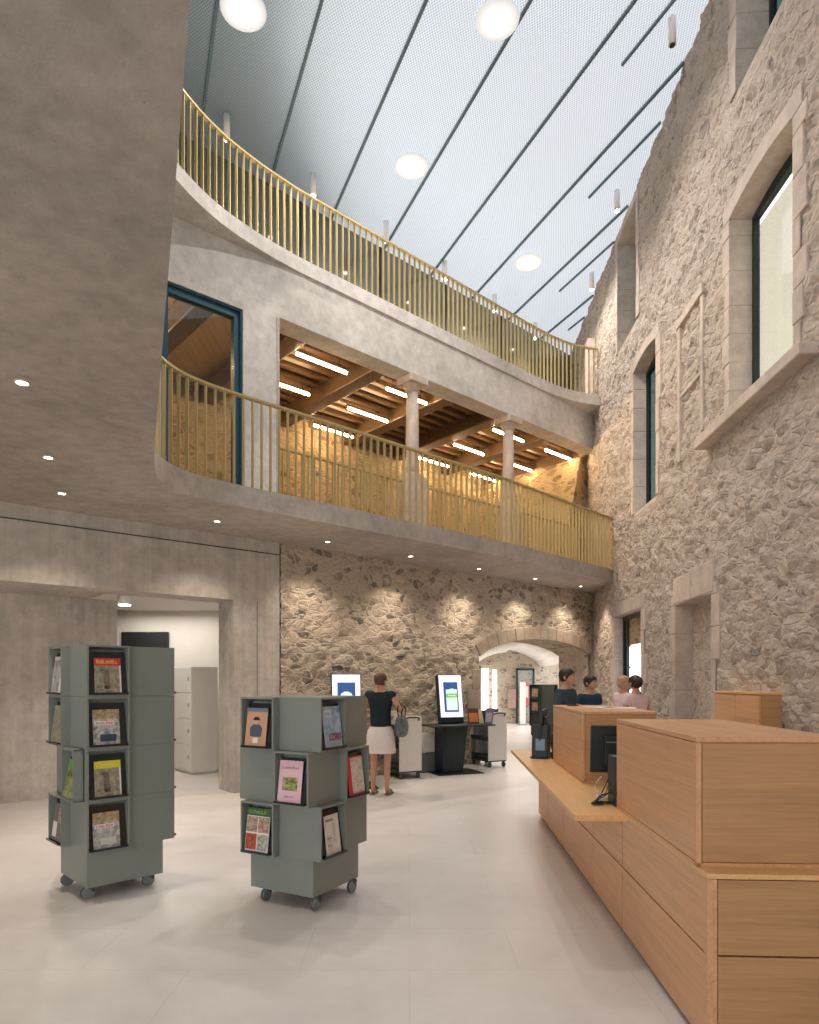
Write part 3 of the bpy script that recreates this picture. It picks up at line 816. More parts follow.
# the narrow extra pocket on the third-tier corner of the tall stand
st = [o for o in bpy.data.objects if o.get('label', '').startswith('tall grey green')][0]
b = MB(); x0, x1, y0, y1, z0, z1 = .05, .302, -.302 - .075, -.304, TB[2], TB[3] - .001
b.box(x0, x0 + .012, y0, y1, z0, z1); b.box(x1 - .012, x1, y0, y1, z0, z1); b.box(x0, x1, y0, y1, z1 - .012, z1); b.box(x0, x1, y0, y1, z0, z0 + .012); b.box(x0, x1, y1 - .008, y1, z0, z1)
pk = b.build('display_box', M['kiosk'], st)
b = MB(); b.face([(x0 + .012, y0 + .004, z0 + .014), (x1 - .012, y0 + .004, z0 + .014), (x1 - .012, y1 - .012, z0 + .3), (x0 + .012, y1 - .012, z0 + .3)]); b.build('leaning_tray', M['holder'], pk)

def colour(rgb, rough=.45):
    k = 'c%d_%d_%d' % rgb
    if k not in M:
        t = NT('print_' + '_'.join(map(str, rgb))); t.set(**{'Base Color': col(*rgb), 'Roughness': rough, 'Specular IOR Level': .4}); M[k] = t.m
    return M[k]
def picture_mat(key, cols, scale=22, seed=0):
    if key in M: return M[key]
    t = NT('printed_picture_' + key); v = t.coord()
    mp = t.add('ShaderNodeMapping'); mp.inputs['Location'].default_value = (seed, seed * 2.3, seed * .7); t.link(v, mp.inputs[0])
    a = t.noise(mp.outputs[0], scale, 5, .7)
    n_ = len(cols); c = t.ramp(a, [(.28 + .46 * i / (n_ - 1), col(*q)) for i, q in enumerate(cols)])
    vo = t.add('ShaderNodeTexVoronoi'); vo.inputs['Scale'].default_value = scale * 1.6; t.link(mp.outputs[0], vo.inputs['Vector'])
    sp = t.add('ShaderNodeSeparateColor'); t.link(vo.outputs['Color'], sp.inputs[0])
    c = t.mix(.45, c, t.ramp(sp.outputs[0], [(i / (n_ - 1), col(*q)) for i, q in enumerate(cols)]))
    t.set(**{'Base Color': c, 'Roughness': .35}); M[key] = t.m; return t.m
street = [(58, 66, 58), (120, 124, 104), (170, 160, 140), (200, 176, 150), (96, 108, 92)]
greyish = [(48, 54, 60), (130, 134, 136), (190, 186, 178), (220, 214, 204), (80, 86, 90)]
greens = [(52, 66, 36), (110, 130, 64), (176, 170, 120), (120, 84, 60)]
blues = [(70, 100, 150), (150, 176, 206), (190, 206, 220), (110, 140, 184)]
multi = [(60, 50, 44), (170, 84, 60), (206, 190, 170), (90, 104, 110), (200, 160, 110)]

def mag(C0, RZ, side, q, tier, sh, base, parts, label, w=.21, h=.275, dx=0.0, cat='magazine', deep=.0, grp=None, lean=7):
    """a magazine leaning in the pocket of a stand; parts in cover units (x0,x1,z0,z1,material,kind)"""
    F = Matrix.Translation(C0) @ Matrix.Rotation(RZ, 4, 'Z') @ facing(side)
    qq = facing(side).inverted() @ Vector((q[0] * H_ / 2, q[1] * H_ / 2, 0))
    Fm = F @ Matrix.Translation((qq.x + dx, qq.y - H_ / 2 - sh + .003 - deep, TB[tier] + .024)) @ Matrix.Rotation(R(-lean), 4, 'X')
    e = bpy.data.objects.new('magazine', None)
    b = MB(); b.box(-w / 2, w / 2, 0, .006, 0, h)
    o = b.build('magazine', base); o.matrix_world = Fm; tag(o, label, cat, grp)
    bpy.data.objects.remove(e)
    for (x0, x1, z0, z1, m, nm) in parts:
        b = MB(); b.box((x0 - .5) * w, (x1 - .5) * w, -.0016 if nm != 'cover_title' and nm != 'cover_text' else -.0026, .001, z0 * h, z1 * h)
        b.build(nm, m, o)
    return o
def letters(x0, x1, z0, z1, n, m):
    """an unreadable line of print: a row of small uneven letter strokes"""
    out = []
    return [(x0, x1, z0, z1, m, 'cover_text')]
def glyphs(o, w, h, x0, x1, z0, z1, n, m, seed=1):
    rnd = random.Random(seed); b = MB(); st_ = (x1 - x0) / n
    for i in range(n):
        a = x0 + i * st_; hh = z1 if rnd.random() < .35 else z0 + (z1 - z0) * .78
        X0, X1 = (a - .5) * w, (a + st_ * .72 - .5) * w
        t_ = (X1 - X0) * .3
        b.box(X0, X0 + t_, -.0034, -.0024, z0 * h, hh * h)
        k = rnd.random()
        if k < .7: b.box(X1 - t_, X1, -.0034, -.0024, z0 * h, z0 * h + (hh - z0) * h * .9)
        if k < .5: b.box(X0, X1, -.0034, -.0024, hh * h - t_, hh * h)
        if k > .3: b.box(X0, X1, -.0034, -.0024, z0 * h, z0 * h + t_)
    b.build('cover_text', m, o)
red, yel, ylw, pink = colour((214, 66, 62)), colour((224, 214, 60)), colour((240, 214, 120)), colour((230, 190, 200))
wht, blk = colour((232, 226, 218)), colour((44, 44, 48))
road = colour((196, 160, 140))
q = (1, -1)
for tier, sh, bc, nm in ((4, .05, red, 'red'), (2, .05, yel, 'yellow')):
    o = mag(C1, R1, 1, q, tier, sh, wht, [(0, .93, .0, .79, picture_mat('street', street, 26, 1), 'cover_picture'), (0, 1, .79, 1.0, bc, 'cover_title'),
             (.34, .56, .12, .70, road, 'cover_road'), (.33, .58, .12, .22, colour((130, 60, 66)), 'cover_car')],
            'magazine with %s title band over street photo, %s pocket of tall stand' % (nm, 'top' if tier == 4 else 'third'), .185, .255, .0)
    glyphs(o, .185, .255, .08, .9, .84, .95, 9, ylw, tier)
for tier, sh in ((3, .05), (1, .05)):
    o = mag(C1, R1, 1, q, tier, sh, picture_mat('grey%d' % tier, greyish, 24, tier), [(0, 1, .74, 1.0, picture_mat('roofs', [(90, 96, 70), (170, 130, 96), (206, 188, 150), (120, 124, 90)], 40, 2), 'cover_picture'),
             (.06, .8, .56, .68, wht, 'cover_title'), (.25, .85, .1, .30, colour((60, 74, 92)) if tier == 3 else colour((206, 204, 190)), 'cover_picture')],
            'magazine with red letters over %s, %s pocket of tall stand' % ('a dark blue scene' if tier == 3 else 'a pale street scene', 'second' if tier == 3 else 'lowest'), .185, .255, -.01)
    glyphs(o, .185, .255, .12, .76, .585, .66, 7, red, tier)
o = mag(C1, R1, 0, (-1, -1), 4, SH, wht, [(.03, .82, .05, .9, picture_mat('portrait', [(60, 62, 66), (150, 146, 142), (206, 202, 198), (120, 130, 150)], 18, 5), 'cover_picture')], 'grey and white photo magazine leaning out at the top left edge of tall stand')
o = mag(C1, R1, 0, (-1, -1), 3, SH, colour((176, 166, 150)), [(.1, .9, .05, .9, picture_mat('sepia', [(90, 82, 70), (160, 150, 130), (196, 184, 160)], 18, 6), 'cover_picture')], 'sepia magazine leaning out in the second pocket at the left edge of tall stand')
o = mag(C1, R1, 0, (-1, -1), 1, SH, colour((120, 116, 110)), [(.1, .5, .1, .5, wht, 'cover_picture'), (.55, .95, .5, .9, picture_mat('mix', multi, 30, 7), 'cover_picture')], 'grey magazine with small pictures in the lowest pocket at the left edge of tall stand')
F = Matrix.Translation(C1) @ Matrix.Rotation(R1, 4, 'Z') @ Matrix.Translation((.18, -.38, TB[2] + .02)) @ Matrix.Rotation(R(-11), 4, 'X')
b = MB(); b.box(-.1, .1, 0, .006, 0, .275); o = b.build('magazine', picture_mat('greens', greens, 20, 8)); o.matrix_world = F; tag(o, 'green magazine in the narrow pocket on the left face of tall stand', 'magazine')
b = MB(); b.box(-.1, .1, -.002, .001, .21, .275); b.build('cover_title', colour((120, 172, 72)), o)
# low stand
tan = colour((206, 160, 128))
o = mag(C2, R2, 0, (-1, -1), 3, SH, tan, [(.0, 1, .9, 1.0, colour((120, 136, 140)), 'cover_title'), (.3, .72, .25, .55, colour((84, 96, 110)), 'cover_jacket'), (.38, .62, .08, .22, wht, 'cover_text')],
        'tan magazine with a dark haired person in grey top, top left of low stand', .19, .27, -.02)
b = MB(); b.cyl((-.0, -.0025, .175), (-.0, .001, .175), .024, n=20); b.build('cover_face', colour((214, 170, 140)), o)
b = MB(); b.extr([(math.cos(a) * .03, .182 + math.sin(a) * .026) for a in [PI * k / 12 for k in range(13)]], -.0032, 0); b.build('cover_hair', colour((50, 38, 34)), o)
b = MB(); b.extr([(-.05, .07), (.05, .07), (.055, .13), (.022, .155), (-.022, .155), (-.055, .13)], -.0024, 0); b.build('cover_shoulders', colour((84, 96, 110)), o)
o = mag(C2, R2, 0, (1, -1), 2, SH, pink, [(.18, .82, .28, .60, picture_mat('garden', [(40, 48, 26), (96, 110, 60), (190, 184, 110), (206, 196, 170)], 30, 3), 'cover_picture')], 'pink paper magazine with a small green garden photo, middle tier of low stand', .20, .285, -.02)
glyphs(o, .20, .285, .1, .85, .80, .86, 12, colour((190, 150, 164)), 5); glyphs(o, .20, .285, .3, .7, .12, .16, 8, colour((180, 140, 150)), 6)
o = mag(C2, R2, 0, (-1, -1), 1, SH, wht, [(.0, 1, .82, 1.0, colour((70, 110, 60)), 'cover_title'), (.02, .48, .44, .80, picture_mat('m1', multi, 30, 11), 'cover_picture'), (.52, .98, .44, .80, picture_mat('m2', multi, 34, 12), 'cover_picture'),
             (.02, .48, .04, .40, picture_mat('m3', [(80, 40, 36), (190, 70, 56), (150, 140, 100)], 34, 13), 'cover_picture'), (.52, .98, .04, .40, picture_mat('m4', greyish, 34, 14), 'cover_picture')],
        'magazine with green title band and four small pictures, lowest tier left of low stand', .21, .30, -.01)
glyphs(o, .21, .30, .1, .85, .87, .95, 8, colour((150, 190, 120)), 8)
o = mag(C2, R2, 1, (1, -1), 3, SH, colour((170, 184, 196)), [(.08, 1, .3, .98, picture_mat('sea', blues, 16, 15), 'cover_picture'), (.1, .46, .74, .9, colour((206, 214, 220)), 'cover_title'), (.25, .95, .16, .34, picture_mat('crowd', [(60, 66, 130), (150, 90, 110), (210, 204, 200)], 50, 16), 'cover_people')],
        'pale blue magazine with a group of people, top right of low stand', .20, .285, .01)
glyphs(o, .20, .285, .14, .42, .78, .86, 4, colour((120, 134, 150)), 9)
o = mag(C2, R2, 1, (1, 1), 2, SH, red, [(.22, 1, .04, .96, picture_mat('plan', [(150, 130, 120), (220, 208, 196), (226, 216, 206), (130, 140, 120)], 40, 17), 'cover_picture')],
        'red edged magazine with a busy pale cover, middle tier right of low stand', .20, .28, .0)
o = mag(C2, R2, 1, (1, -1), 1, SH, colour((224, 218, 208)), [(.08, .6, .84, .90, colour((150, 140, 134)), 'cover_title'), (.1, .4, .1, .5, colour((206, 196, 186)), 'cover_text'), (.55, .62, .3, .8, colour((190, 184, 176)), 'cover_line'), (.7, .73, .25, .8, colour((190, 184, 176)), 'cover_line')],
        'cream white leaflet leaning in the lowest tier, right face of low stand', .165, .27, .01)
glyphs(o, .165, .27, .1, .45, .40, .44, 6, colour((120, 116, 112)), 3); glyphs(o, .165, .27, .1, .4, .22, .26, 6, colour((170, 110, 110)), 4)

# dark stand behind the desk
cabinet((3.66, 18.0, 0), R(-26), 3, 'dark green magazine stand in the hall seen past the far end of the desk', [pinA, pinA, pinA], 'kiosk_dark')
for tier, lb in ((3, 'upper'), (2, 'lower')):
    mag((3.66, 18.0, 0), R(-26), 0, (-1, -1), tier, SH, colour((120, 96, 84)), [(.1, .9, .1, .9, picture_mat('dim', [(50, 46, 44), (150, 110, 90), (190, 170, 150)], 16, 20), 'cover_picture')], 'brown covered magazine, %s one in the dark stand behind the desk' % lb, .17, .24)

# ------------------------------------------------------------------ reception desk
DR = math.atan2(.9987, .0507) - PI / 2     # desk runs with the right wall
DK = (1.254, 2.79)
def dk(): return Matrix.Identity(4)
e = empty('reception_desk', (DK[0], DK[1], 0), DR, 'long light oak reception desk running beside the tall stone wall', 'desk')
b = MB(); b.box(.02, .95, .02, 4.9, .03, .724)
b.build('body', M['oak'], e)
b = MB(); b.box(.05, .9, .06, 4.86, 0, .03); b.build('plinth', M['black'], e)
LY = [(.0, 1.30), (1.31, 2.10), (2.11, 3.30), (3.31, 4.2), (4.21, 4.90)]
for i, (a, c_) in enumerate(LY):
    for z0, z1 in ((.035, .415), (.423, .745 if i == 0 else .722)):
        b = MB(); b.box(.0, .02, a + (.02 if i == 0 else .003), c_ - .003, z0, z1); b.build('side_panel', M['oak'], e, bevel=.002)
for z0, z1 in ((.035, .415), (.423, .738)):
    b = MB(); b.box(.045, .95, -.012, .02, z0, z1); b.build('end_panel', M['oak_end_shaded'], e, bevel=.002)
b = MB(); b.box(.0, .042, -.012, .02, .03, .741); b.build('corner_post', M['oak'], e, bevel=.002)
b = MB(); b.box(.0, .95, -.012, 1.18, .742, .764); b.build('top_panel', M['oak_top'], e, bevel=.002)
b = MB(); b.box(-.315, .95, 1.18, 4.95, .728, .764); b.build('worktop', M['oak_top'], e, bevel=.003)

def desk_box(y0, y1, label, x0=.035, x1=.66):
    o = empty('counter_box', tuple(Matrix.Translation((DK[0], DK[1], 0)) @ Matrix.Rotation(DR, 4, 'Z') @ Vector((x0, y0, .764))), DR, label, 'counter box', 'oak boxes on the reception desk')
    W, L, Hh = x1 - x0, y1 - y0, .567
    b = MB(); b.box(.012, W - .012, .012, L - .012, .012, Hh - .012); b.build('body', M['oak'], o)
    b = MB(); b.box(0, W, 0, L, Hh - .022, Hh); b.build('top_panel', M['oak'], o, bevel=.002)
    b = MB(); b.box(0, .016, .024, L - .004, .022, Hh - .026); b.build('side_panel', M['oak'], o, bevel=.0015)
    b = MB(); b.box(0, .022, 0, .022, 0, Hh - .024); b.build('corner_post', M['oak'], o, bevel=.0015)
    b = MB(); b.box(.026, W, 0, .018, .022, Hh - .026); b.build('end_panel', M['oak_end_shaded'], o, bevel=.0015)
    b = MB(); b.box(0.0, W, 0, L, 0, .018); b.build('bottom_rail', M['oak'], o, bevel=.0015)
    return o
desk_box(.09, 1.42, 'large oak counter box on the near end of the reception desk', -.006, .64)
desk_box(2.44, 3.81, 'oak counter box farther along the reception desk, behind the monitor backs', -.012, .57)
def dp(x, y, z): return tuple(Matrix.Translation((DK[0], DK[1], 0)) @ Matrix.Rotation(DR, 4, 'Z') @ Vector((x, y, z)))

# monitors, seen from behind / from the side
def monitor(loc, rz, label, tilt=8):
    e = empty('monitor', loc, rz, label, 'monitor')
    m = Matrix.Translation((0, .0, .33)) @ Matrix.Rotation(R(tilt), 4, 'X')
    b = MB(m); b.box(-.26, .26, -.014, .014, -.17, .17, bev=.006); b.box(-.17, .17, -.045, -.012, -.11, .10, bev=.012); b.build('casing', M['black'], e)
    b = MB(m); b.box(-.245, .245, .0142, .0155, -.155, .155); b.build('screen', M['holder'], e)
    b = MB(m); b.box(-.16, .16, -.0475, -.045, .055, .062); b.build('vent_strip', M['caster'], e)
    b = MB(); b.box(-.035, .035, -.075, -.05, .02, .34); b.box(-.03, .03, -.05, -.02, .27, .33); b.build('neck', M['black'], e, bevel=.004)
    b = MB(); b.loft([(0, -.04, .0, .13, .10), (0, -.04, .012, .13, .10), (0, -.04, .02, .05, .04)], 28, p=3); b.build('foot', M['caster'], e)
    return e
monitor(dp(.19, 1.86, .764), DR + R(-5), 'black monitor seen from behind, between the two oak counter boxes')
monitor(dp(-.03, 4.35, .764), DR + R(76), 'dark monitor seen edge on, past the far counter box', 4)
e = empty('computer_tower', dp(.02, 1.54, .764), DR, 'slim black computer unit standing between monitor and near counter box', 'computer')
b = MB(); b.box(-.03, .03, -.09, .09, 0, .32, bev=.006); b.build('casing', M['black'], e)
b = MB(); b.box(-.028, .028, -.088, .0, .3205, .323); b.build('top_cover', M['caster'], e)
rnd = random.Random(5)
for i in range(4):
    x0, y0 = .10 + .03 * i, 1.56 + .05 * i
    P = [Vector(dp(.0 + .02 * i, 1.60 + .03 * i, .764 + .10 + .05 * i))]
    for k in range(1, 12):
        a = k / 11
        P.append(Vector(dp(.0 - .12 * math.sin(a * PI) + .03 * math.sin(k * 1.7 + i), 1.60 - .10 * a * (1 - a) * 3 + .05 * math.cos(k * 1.3 + i), .764 + .006 + .1 * (1 - a) ** 4 + .004 * (i % 2))))
    b = MB(); b.tube(P, .004, 6); o = b.build('cable', M['black' if i % 2 else 'rubber']); tag(o, 'thin dark computer cable looping on the worktop beside the computer unit', 'cable', 'cables behind the monitor')
e = empty('plug_adapter', dp(-.04, 1.72, .764), DR, 'small white cable adapter lying under the monitor back', 'adapter')
b = MB(); b.box(-.02, .04, -.02, .04, 0, .03, bev=.006); b.build('casing', M['paper'], e)
b = MB(); b.tube([(.0, 0, .03), (-.03, .02, .07), (-.01, .03, .12), (.02, .04, .15)], .005, 6); b.build('lead', M['paper'], e)
# card terminal with small lit display and round base at the far end
e = empty('card_terminal', dp(-.10, 4.10, .764), DR + R(-14), 'dark self-service card terminal with small bluish display, far end of the worktop', 'card terminal')
b = MB(Matrix.Rotation(R(-7), 4, 'X')); b.box(-.085, .085, -.02, .06, .0, .35, bev=.012); b.build('casing', M['black'], e)
t = emit('blue_display', (110, 140, 160), .10); b = MB(Matrix.Rotation(R(-7), 4, 'X')); b.box(-.045, .05, -.0225, -.019, .08, .20); b.build('display', t, e)
b = MB(); b.loft([(0, 0, 0, .10, .08), (0, 0, .014, .10, .08)], 24, p=3); b.build('foot', M['black'], e)
e = empty('desk_phone', dp(.03, 3.96, .764), DR, 'black handset cradle beside the far counter box', 'telephone')
b = MB(); b.sphere((0, 0, .05), .05, (1, 1, 1)); b.build('body', M['black'], e); b = MB(); b.tube([(0, 0, .05), (-.02, .02, .14), (-.03, .03, .26)], .02, 10); b.build('handset', M['black'], e)
o = None
for i, (x, y, rz_, s_) in enumerate(((.30, 3.2, .2, .21), (.45, 3.05, -.3, .26))):
    b = MB(); b.box(-s_ / 2, s_ / 2, -.15, .15, 0, .004); o = b.build('paper_sheet', M['paper'], None, dp(x, y, 1.3315), DR + rz_); tag(o, ['smaller white paper sheet lying on the far counter box', 'larger white paper sheet lying on the far counter box'][i], 'paper')
b = MB(); b.box(-.05, .05, -.03, .03, 0, .012, bev=.004); o = b.build('pen_tray', M['black'], None, dp(.13, 3.55, 1.3315), DR); tag(o, 'small flat black tray on the top of the far counter box', 'tray')

# oak cabinet against the stone wall
e = empty('wall_cabinet', (3.585 + .055, 6.75, 0), DR, 'pale oak two door cabinet against the tall stone wall beside the niche', 'cabinet')
b = MB(); b.box(-.04, .17, 0, 1.12, .06, 1.43); b.build('carcass', M['oak_end_shaded'], e, bevel=.002)
b = MB(); b.box(-.065, .17, -.01, 1.13, 1.43, 1.452); b.build('top_panel', M['oak_top'], e, bevel=.002)
b = MB(); b.box(-.02, .15, .03, 1.09, 0, .06); b.build('plinth', M['black'], e)
for a, c_ in ((.005, .555), (.565, 1.115)):
    b = MB(); b.box(-.06, -.042, a, c_, .07, 1.42); dd = b.build('door', M['oak'], e, bevel=.002)
    b = MB(); y = c_ - .03 if a < .1 else a + .03; b.cyl((-.085, y, .78), (-.085, y, .9), .006, n=8); b.cyl((-.085, y, .79), (-.06, y, .79), .004, n=8); b.cyl((-.085, y, .89), (-.06, y, .89), .004, n=8); b.build('handle', M['dark_grey'], dd)

# ------------------------------------------------------------------ self-service kiosks
def kiosk(loc, rz, label, green):
    e = empty('self_service_kiosk', loc, rz, label, 'self-service kiosk')
    b = MB(); b.box(-.42, .42, -.36, .30, 0, .012, bev=.004); b.build('base_plate', M['dark_grey'], e)
    b = MB()
    # leaning pedestal: front plate slants forward to the top
    b.extr([(-.20, .012), (.14, .012), (.24, .80), (-.20, .80)], -.10, .12); b.build('pedestal', M['dark_grey'], e, bevel=.01)
    b = MB(); b.extr([(-.27, .012), (-.19, .012), (-.19, .82), (-.27, .82)], -.16, .18); b.build('side_column', M['dark_blue'], e, bevel=.006)
    b = MB(); b.box(-.55, .62, -.38, .16, .80, .825, bev=.008); b.build('shelf', M['dark_grey'], e)
    m = Matrix.Translation((0, .02, .84)) @ Matrix.Rotation(R(-9), 4, 'X')
    b = MB(m); b.box(-.225, .225, .0, .12, 0, .84, bev=.01); b.build('screen_case', M['dark_blue'], e)
    b = MB(m); b.box(-.212, .212, -.008, .0, .10, .83); sp = b.build('screen_surround', M['kiosk_white'], e)
    b = MB(m); b.box(-.135, .135, -.012, -.007, .19, .71); sc_ = b.build('screen', M['kiosk_blue'], e)
    b = MB(m)
    if green:
        P = [(-.095, .22), (.115, .22), (.115, .58), (.07, .585), (.03, .60), (-.02, .585), (-.095, .575)]
        b.extr(P, -.015, -.011); b.build('screen_page', M['kiosk_page'], sc_)
        b = MB(m); b.box(-.095, .115, -.0165, -.0148, .44, .51); b.build('screen_band', M['kiosk_green'], sc_)
        b = MB(m); [b.box(-.06 + .03 * k, -.04 + .03 * k, -.0175, -.0163, .468, .482) for k in range(5)]; b.build('screen_text', M['kiosk_page'], sc_)
    else:
        b.extr([(-.09, .50), (.09, .50), (.08, .54), (.03, .57), (-.03, .57), (-.08, .54)], -.015, -.011); b.build('screen_emblem', M['kiosk_page'], sc_)
        b = MB(m); [b.box(-.09 + .036 * k, -.065 + .036 * k, -.015, -.011, .44, .46) for k in range(5)]; b.build('screen_text', M['kiosk_page'], sc_)
        b = MB(m); b.box(-.03, .03, -.015, -.011, .34, .38); b.build('screen_button', M['kiosk_page'], sc_)
    return e
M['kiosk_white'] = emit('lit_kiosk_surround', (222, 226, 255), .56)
M['kiosk_blue'] = emit('kiosk_screen', (44, 78, 132), .5)
M['kiosk_page'] = emit('kiosk_screen_page', (206, 226, 220), .5)
M['kiosk_green'] = emit('kiosk_screen_band', (120, 190, 90), .5)
kiosk((.75, 11.35, 0), R(22), 'self-service kiosk with lit white screen frame, right of the woman beside the book cart', True)
kiosk((-.93, 9.85, 0), R(12), 'self-service kiosk with lit blue screen, standing in front of the woman on her left', False)

def book_cart(loc, rz, label, L=.62):
    e = empty('book_return_cart', loc, rz, label, 'cart', 'white book carts along the stone wall')
    W = .40
    for y in (0, L):
        b = MB(); b.box(-W / 2, W / 2, y, y + .025, .12, 1.0, bev=.006); b.build('end_panel', M['white_metal'], e)
    for z in (.16, .48, .78):
        b = MB(); b.box(-W / 2 + .01, W / 2 - .02, .026, L - .001, z, z + .03); b.box(-W / 2 + .01, -W / 2 + .02, .026, L - .001, z + .03, z + .08); b.build('shelf', M['dark_grey'], e)
    b = MB(); b.box(W / 2 - .018, W / 2, .026, L - .001, .14, .98); b.build('back_panel', M['white_metal'], e)
    b = MB(); b.tube([(-.14, -.005, .93), (-.13, -.05, .965), (-.06, -.07, .985), (.06, -.07, .985), (.13, -.05, .965), (.14, -.005, .93)], .012, 8); b.build('handle', M['black'], e)
    b = MB(); b.box(-W / 2 + .01, W / 2 - .01, .01, L + .01, .10, .14); b.build('frame', M['dark_grey'], e)
    for x in (-.15, .15):
        for y in (.04, L - .02):
            b = MB(); b.cyl((x - .014, y, .047), (x + .014, y, .047), .047, n=20); c = b.build('caster', M['rubber'], e)
            b = MB(); b.cyl((x - .016, y, .047), (x + .016, y, .047), .02, n=12); b.build('hub', M['caster'], c)
            b = MB(); b.box(x - .02, x + .02, y - .02, y + .02, .085, .105); b.build('fork', M['caster'], c)
    return e
book_cart((1.60, 11.95, 0), R(27), 'white metal book cart with dark shelves, right of the kiosk near the arch')
book_cart((.02, 10.55, 0), R(27), 'white metal book cart standing just right of the woman')
e = empty('waste_bin', (.27, 11.35, 0), R(40), 'narrow white and grey cabinet bin behind the cart, against the stone wall', 'bin')
b = MB(); b.box(-.13, .13, -.1, .12, .02, .33, bev=.006); b.build('lower_box', M['caster'], e)
b = MB(); b.box(-.13, .13, -.1, .12, .34, .66, bev=.006); b.build('upper_box', M['white_metal'], e)
b = MB(); b.box(-.1, .1, -.104, -.1, .33, .345); b.box(-.11, .11, -.08, .1, 0, .02); b.build('slot', M['black'], e)

def book(loc, rz, lean, w, h, d, m, label, pic=None):
    e = Matrix.Translation(loc) @ Matrix.Rotation(rz, 4, 'Z') @ Matrix.Rotation(R(lean), 4, 'X')
    b = MB(); b.box(-w / 2, w / 2, 0, d, 0, h, bev=.002); o = b.build('book', m); o.matrix_world = e; tag(o, label, 'book')
    if pic: b = MB(); b.box(-w * .42, w * .42, -.0015, .001, h * .12, h * .7); b.build('cover_picture', pic, o)
    return o
kq = Matrix.Translation((.75, 11.35, 0)) @ Matrix.Rotation(R(22), 4, 'Z')
def kp(x, y, z): return tuple(kq @ Vector((x, y, z)))
book(kp(.33, -.14, .827), R(14), -12, .19, .27, .02, colour((96, 66, 56)), 'brown book with orange cover picture leaning on the kiosk shelf', colour((214, 130, 76)))
book(kp(.50, -.04, .827), R(30), -16, .17, .23, .02, colour((206, 196, 160)), 'cream book leaning on the kiosk shelf behind the others')
book(kp(.57, -.20, .827), R(-52), -10, .17, .27, .02, colour((120, 110, 132)), 'purple grey book leaning at the cart end of the kiosk shelf', colour((176, 168, 176)))
for i, (x, y) in enumerate(((.0, .12), (.02, .30), (-.02, .48))):
    F2 = Matrix.Translation((1.60, 11.95, 0)) @ Matrix.Rotation(R(27), 4, 'Z')
    b = MB(); b.box(-.09, .09, -.012, .012, 0, .24 - .02 * i, bev=.002); o = b.build('book', colour([(90, 84, 82), (150, 140, 130), (70, 60, 56)][i])); o.matrix_world = F2 @ Matrix.Translation((x, y, .811)) @ Matrix.Rotation(R(0), 4, 'X')
    tag(o, ['dark grey book standing on the top shelf of right cart, at its near end', 'beige book standing on the top shelf of right cart, between the two dark ones', 'dark brown book standing on the top shelf of right cart, at its far end'][i], 'book')

# ------------------------------------------------------------------ white room: locker, wall screen
e = empty('locker', (-3.62, 10.97, 0), AA, 'white metal locker seen through the open doorway', 'locker')
b = MB(); b.box(.0, .45, 0, .85, .04, 1.80, bev=.004); b.box(.03, .42, .03, .82, 0, .04); b.build('carcass', M['white_metal'], e)
for k in range(4):
    b = MB(); b.box(-.012, -.001, .01, .84, .06 + .435 * k, .06 + .435 * k + .425); dd = b.build('door', M['white_metal'], e, bevel=.003)
    b = MB(); b.box(-.02, -.012, .10, .13, .26 + .435 * k, .32 + .435 * k); b.build('lock', M['caster'], dd)
e = empty('wall_screen', (-4.95, 12.4, 2.2), 0, 'black screen on the white wall behind the tall magazine stand', 'screen')
b = MB(); b.box(-.44, .44, -.06, -.01, -.28, .28, bev=.006); b.build('casing', M['black'], e)
b = MB(); b.box(-.42, .42, -.063, -.06, -.26, .26); b.build('screen', plain('matt_screen', (30, 32, 34), .5), e)
b = MB(); b.box(-.1, .1, -.01, -.001, -.1, .1); b.build('bracket', M['dark_grey'], e)

# ------------------------------------------------------------------ hall behind the arch
e = struct(empty('door_3', (4.19, 23.9, 0)))
b = MB(); b.box(-.33, -.27, -.05, .05, 0, 2.0); b.box(.27, .33, -.05, .05, 0, 2.0); b.box(-.33, .33, -.05, .05, 1.93, 2.0); b.build('door_frame', M['dark_frame'], e)
b = MB(); b.box(-.27, .27, .0, .01, .02, 1.93); b.build('pane', M['glass'], e)
e = empty('display_panel', (3.98, 23.2, 0), 0, 'white standing panel in the hall behind the arch', 'display panel')
b = MB(); b.box(-.1, .1, -.01, .01, .03, 1.5); b.build('panel', M['white_metal'], e)
b = MB(); b.box(-.14, .14, -.12, .12, 0, .03); b.build('foot', M['caster'], e)
e = empty('poster', (4.2, 23.8, 1.05), 0, 'narrow red poster beside the white panel in the hall', 'poster')
b = MB(); b.box(-.1, .1, 0, .01, -.45, .45); b.build('sheet', colour((196, 90, 96)), e)
b = MB(); b.box(-.08, .08, -.003, 0, -.1, .3); b.build('printed_field', colour((226, 200, 196)), e)
b = MB(); b.box(3.55, 3.85, 23.86, 24.0, .55, 1.25); struct(b.build('hall_niche', plain('rose_niche', (170, 140, 130), .8)))  # flat rose block standing in for the niche of the hall end wall

# ------------------------------------------------------------------ chair on the gallery
e = empty('gallery_chair', (*wp(7.1, 1.0), Z1T), R(20), 'chair with curved dark back behind the lower gallery railing', 'chair')
b = MB(); b.tube([(-.23, .2, .45), (-.24, .22, .62), (-.2, .24, .76), (-.1, .25, .82), (.1, .25, .82), (.2, .24, .76), (.24, .22, .62), (.23, .2, .45)], .014, 8); b.build('backrest', M['black'], e)
b = MB(); b.loft([(0, 0, .43, .23, .22), (0, 0, .455, .24, .23)], 24, p=3.5); b.build('seat', M['dark_grey'], e)
for x in (-.19, .19):
    for y in (-.18, .18): b = MB(); b.cyl((x * 1.15, y * 1.15, 0), (x, y, .43), .012, n=8); b.build('leg', M['black'], e)

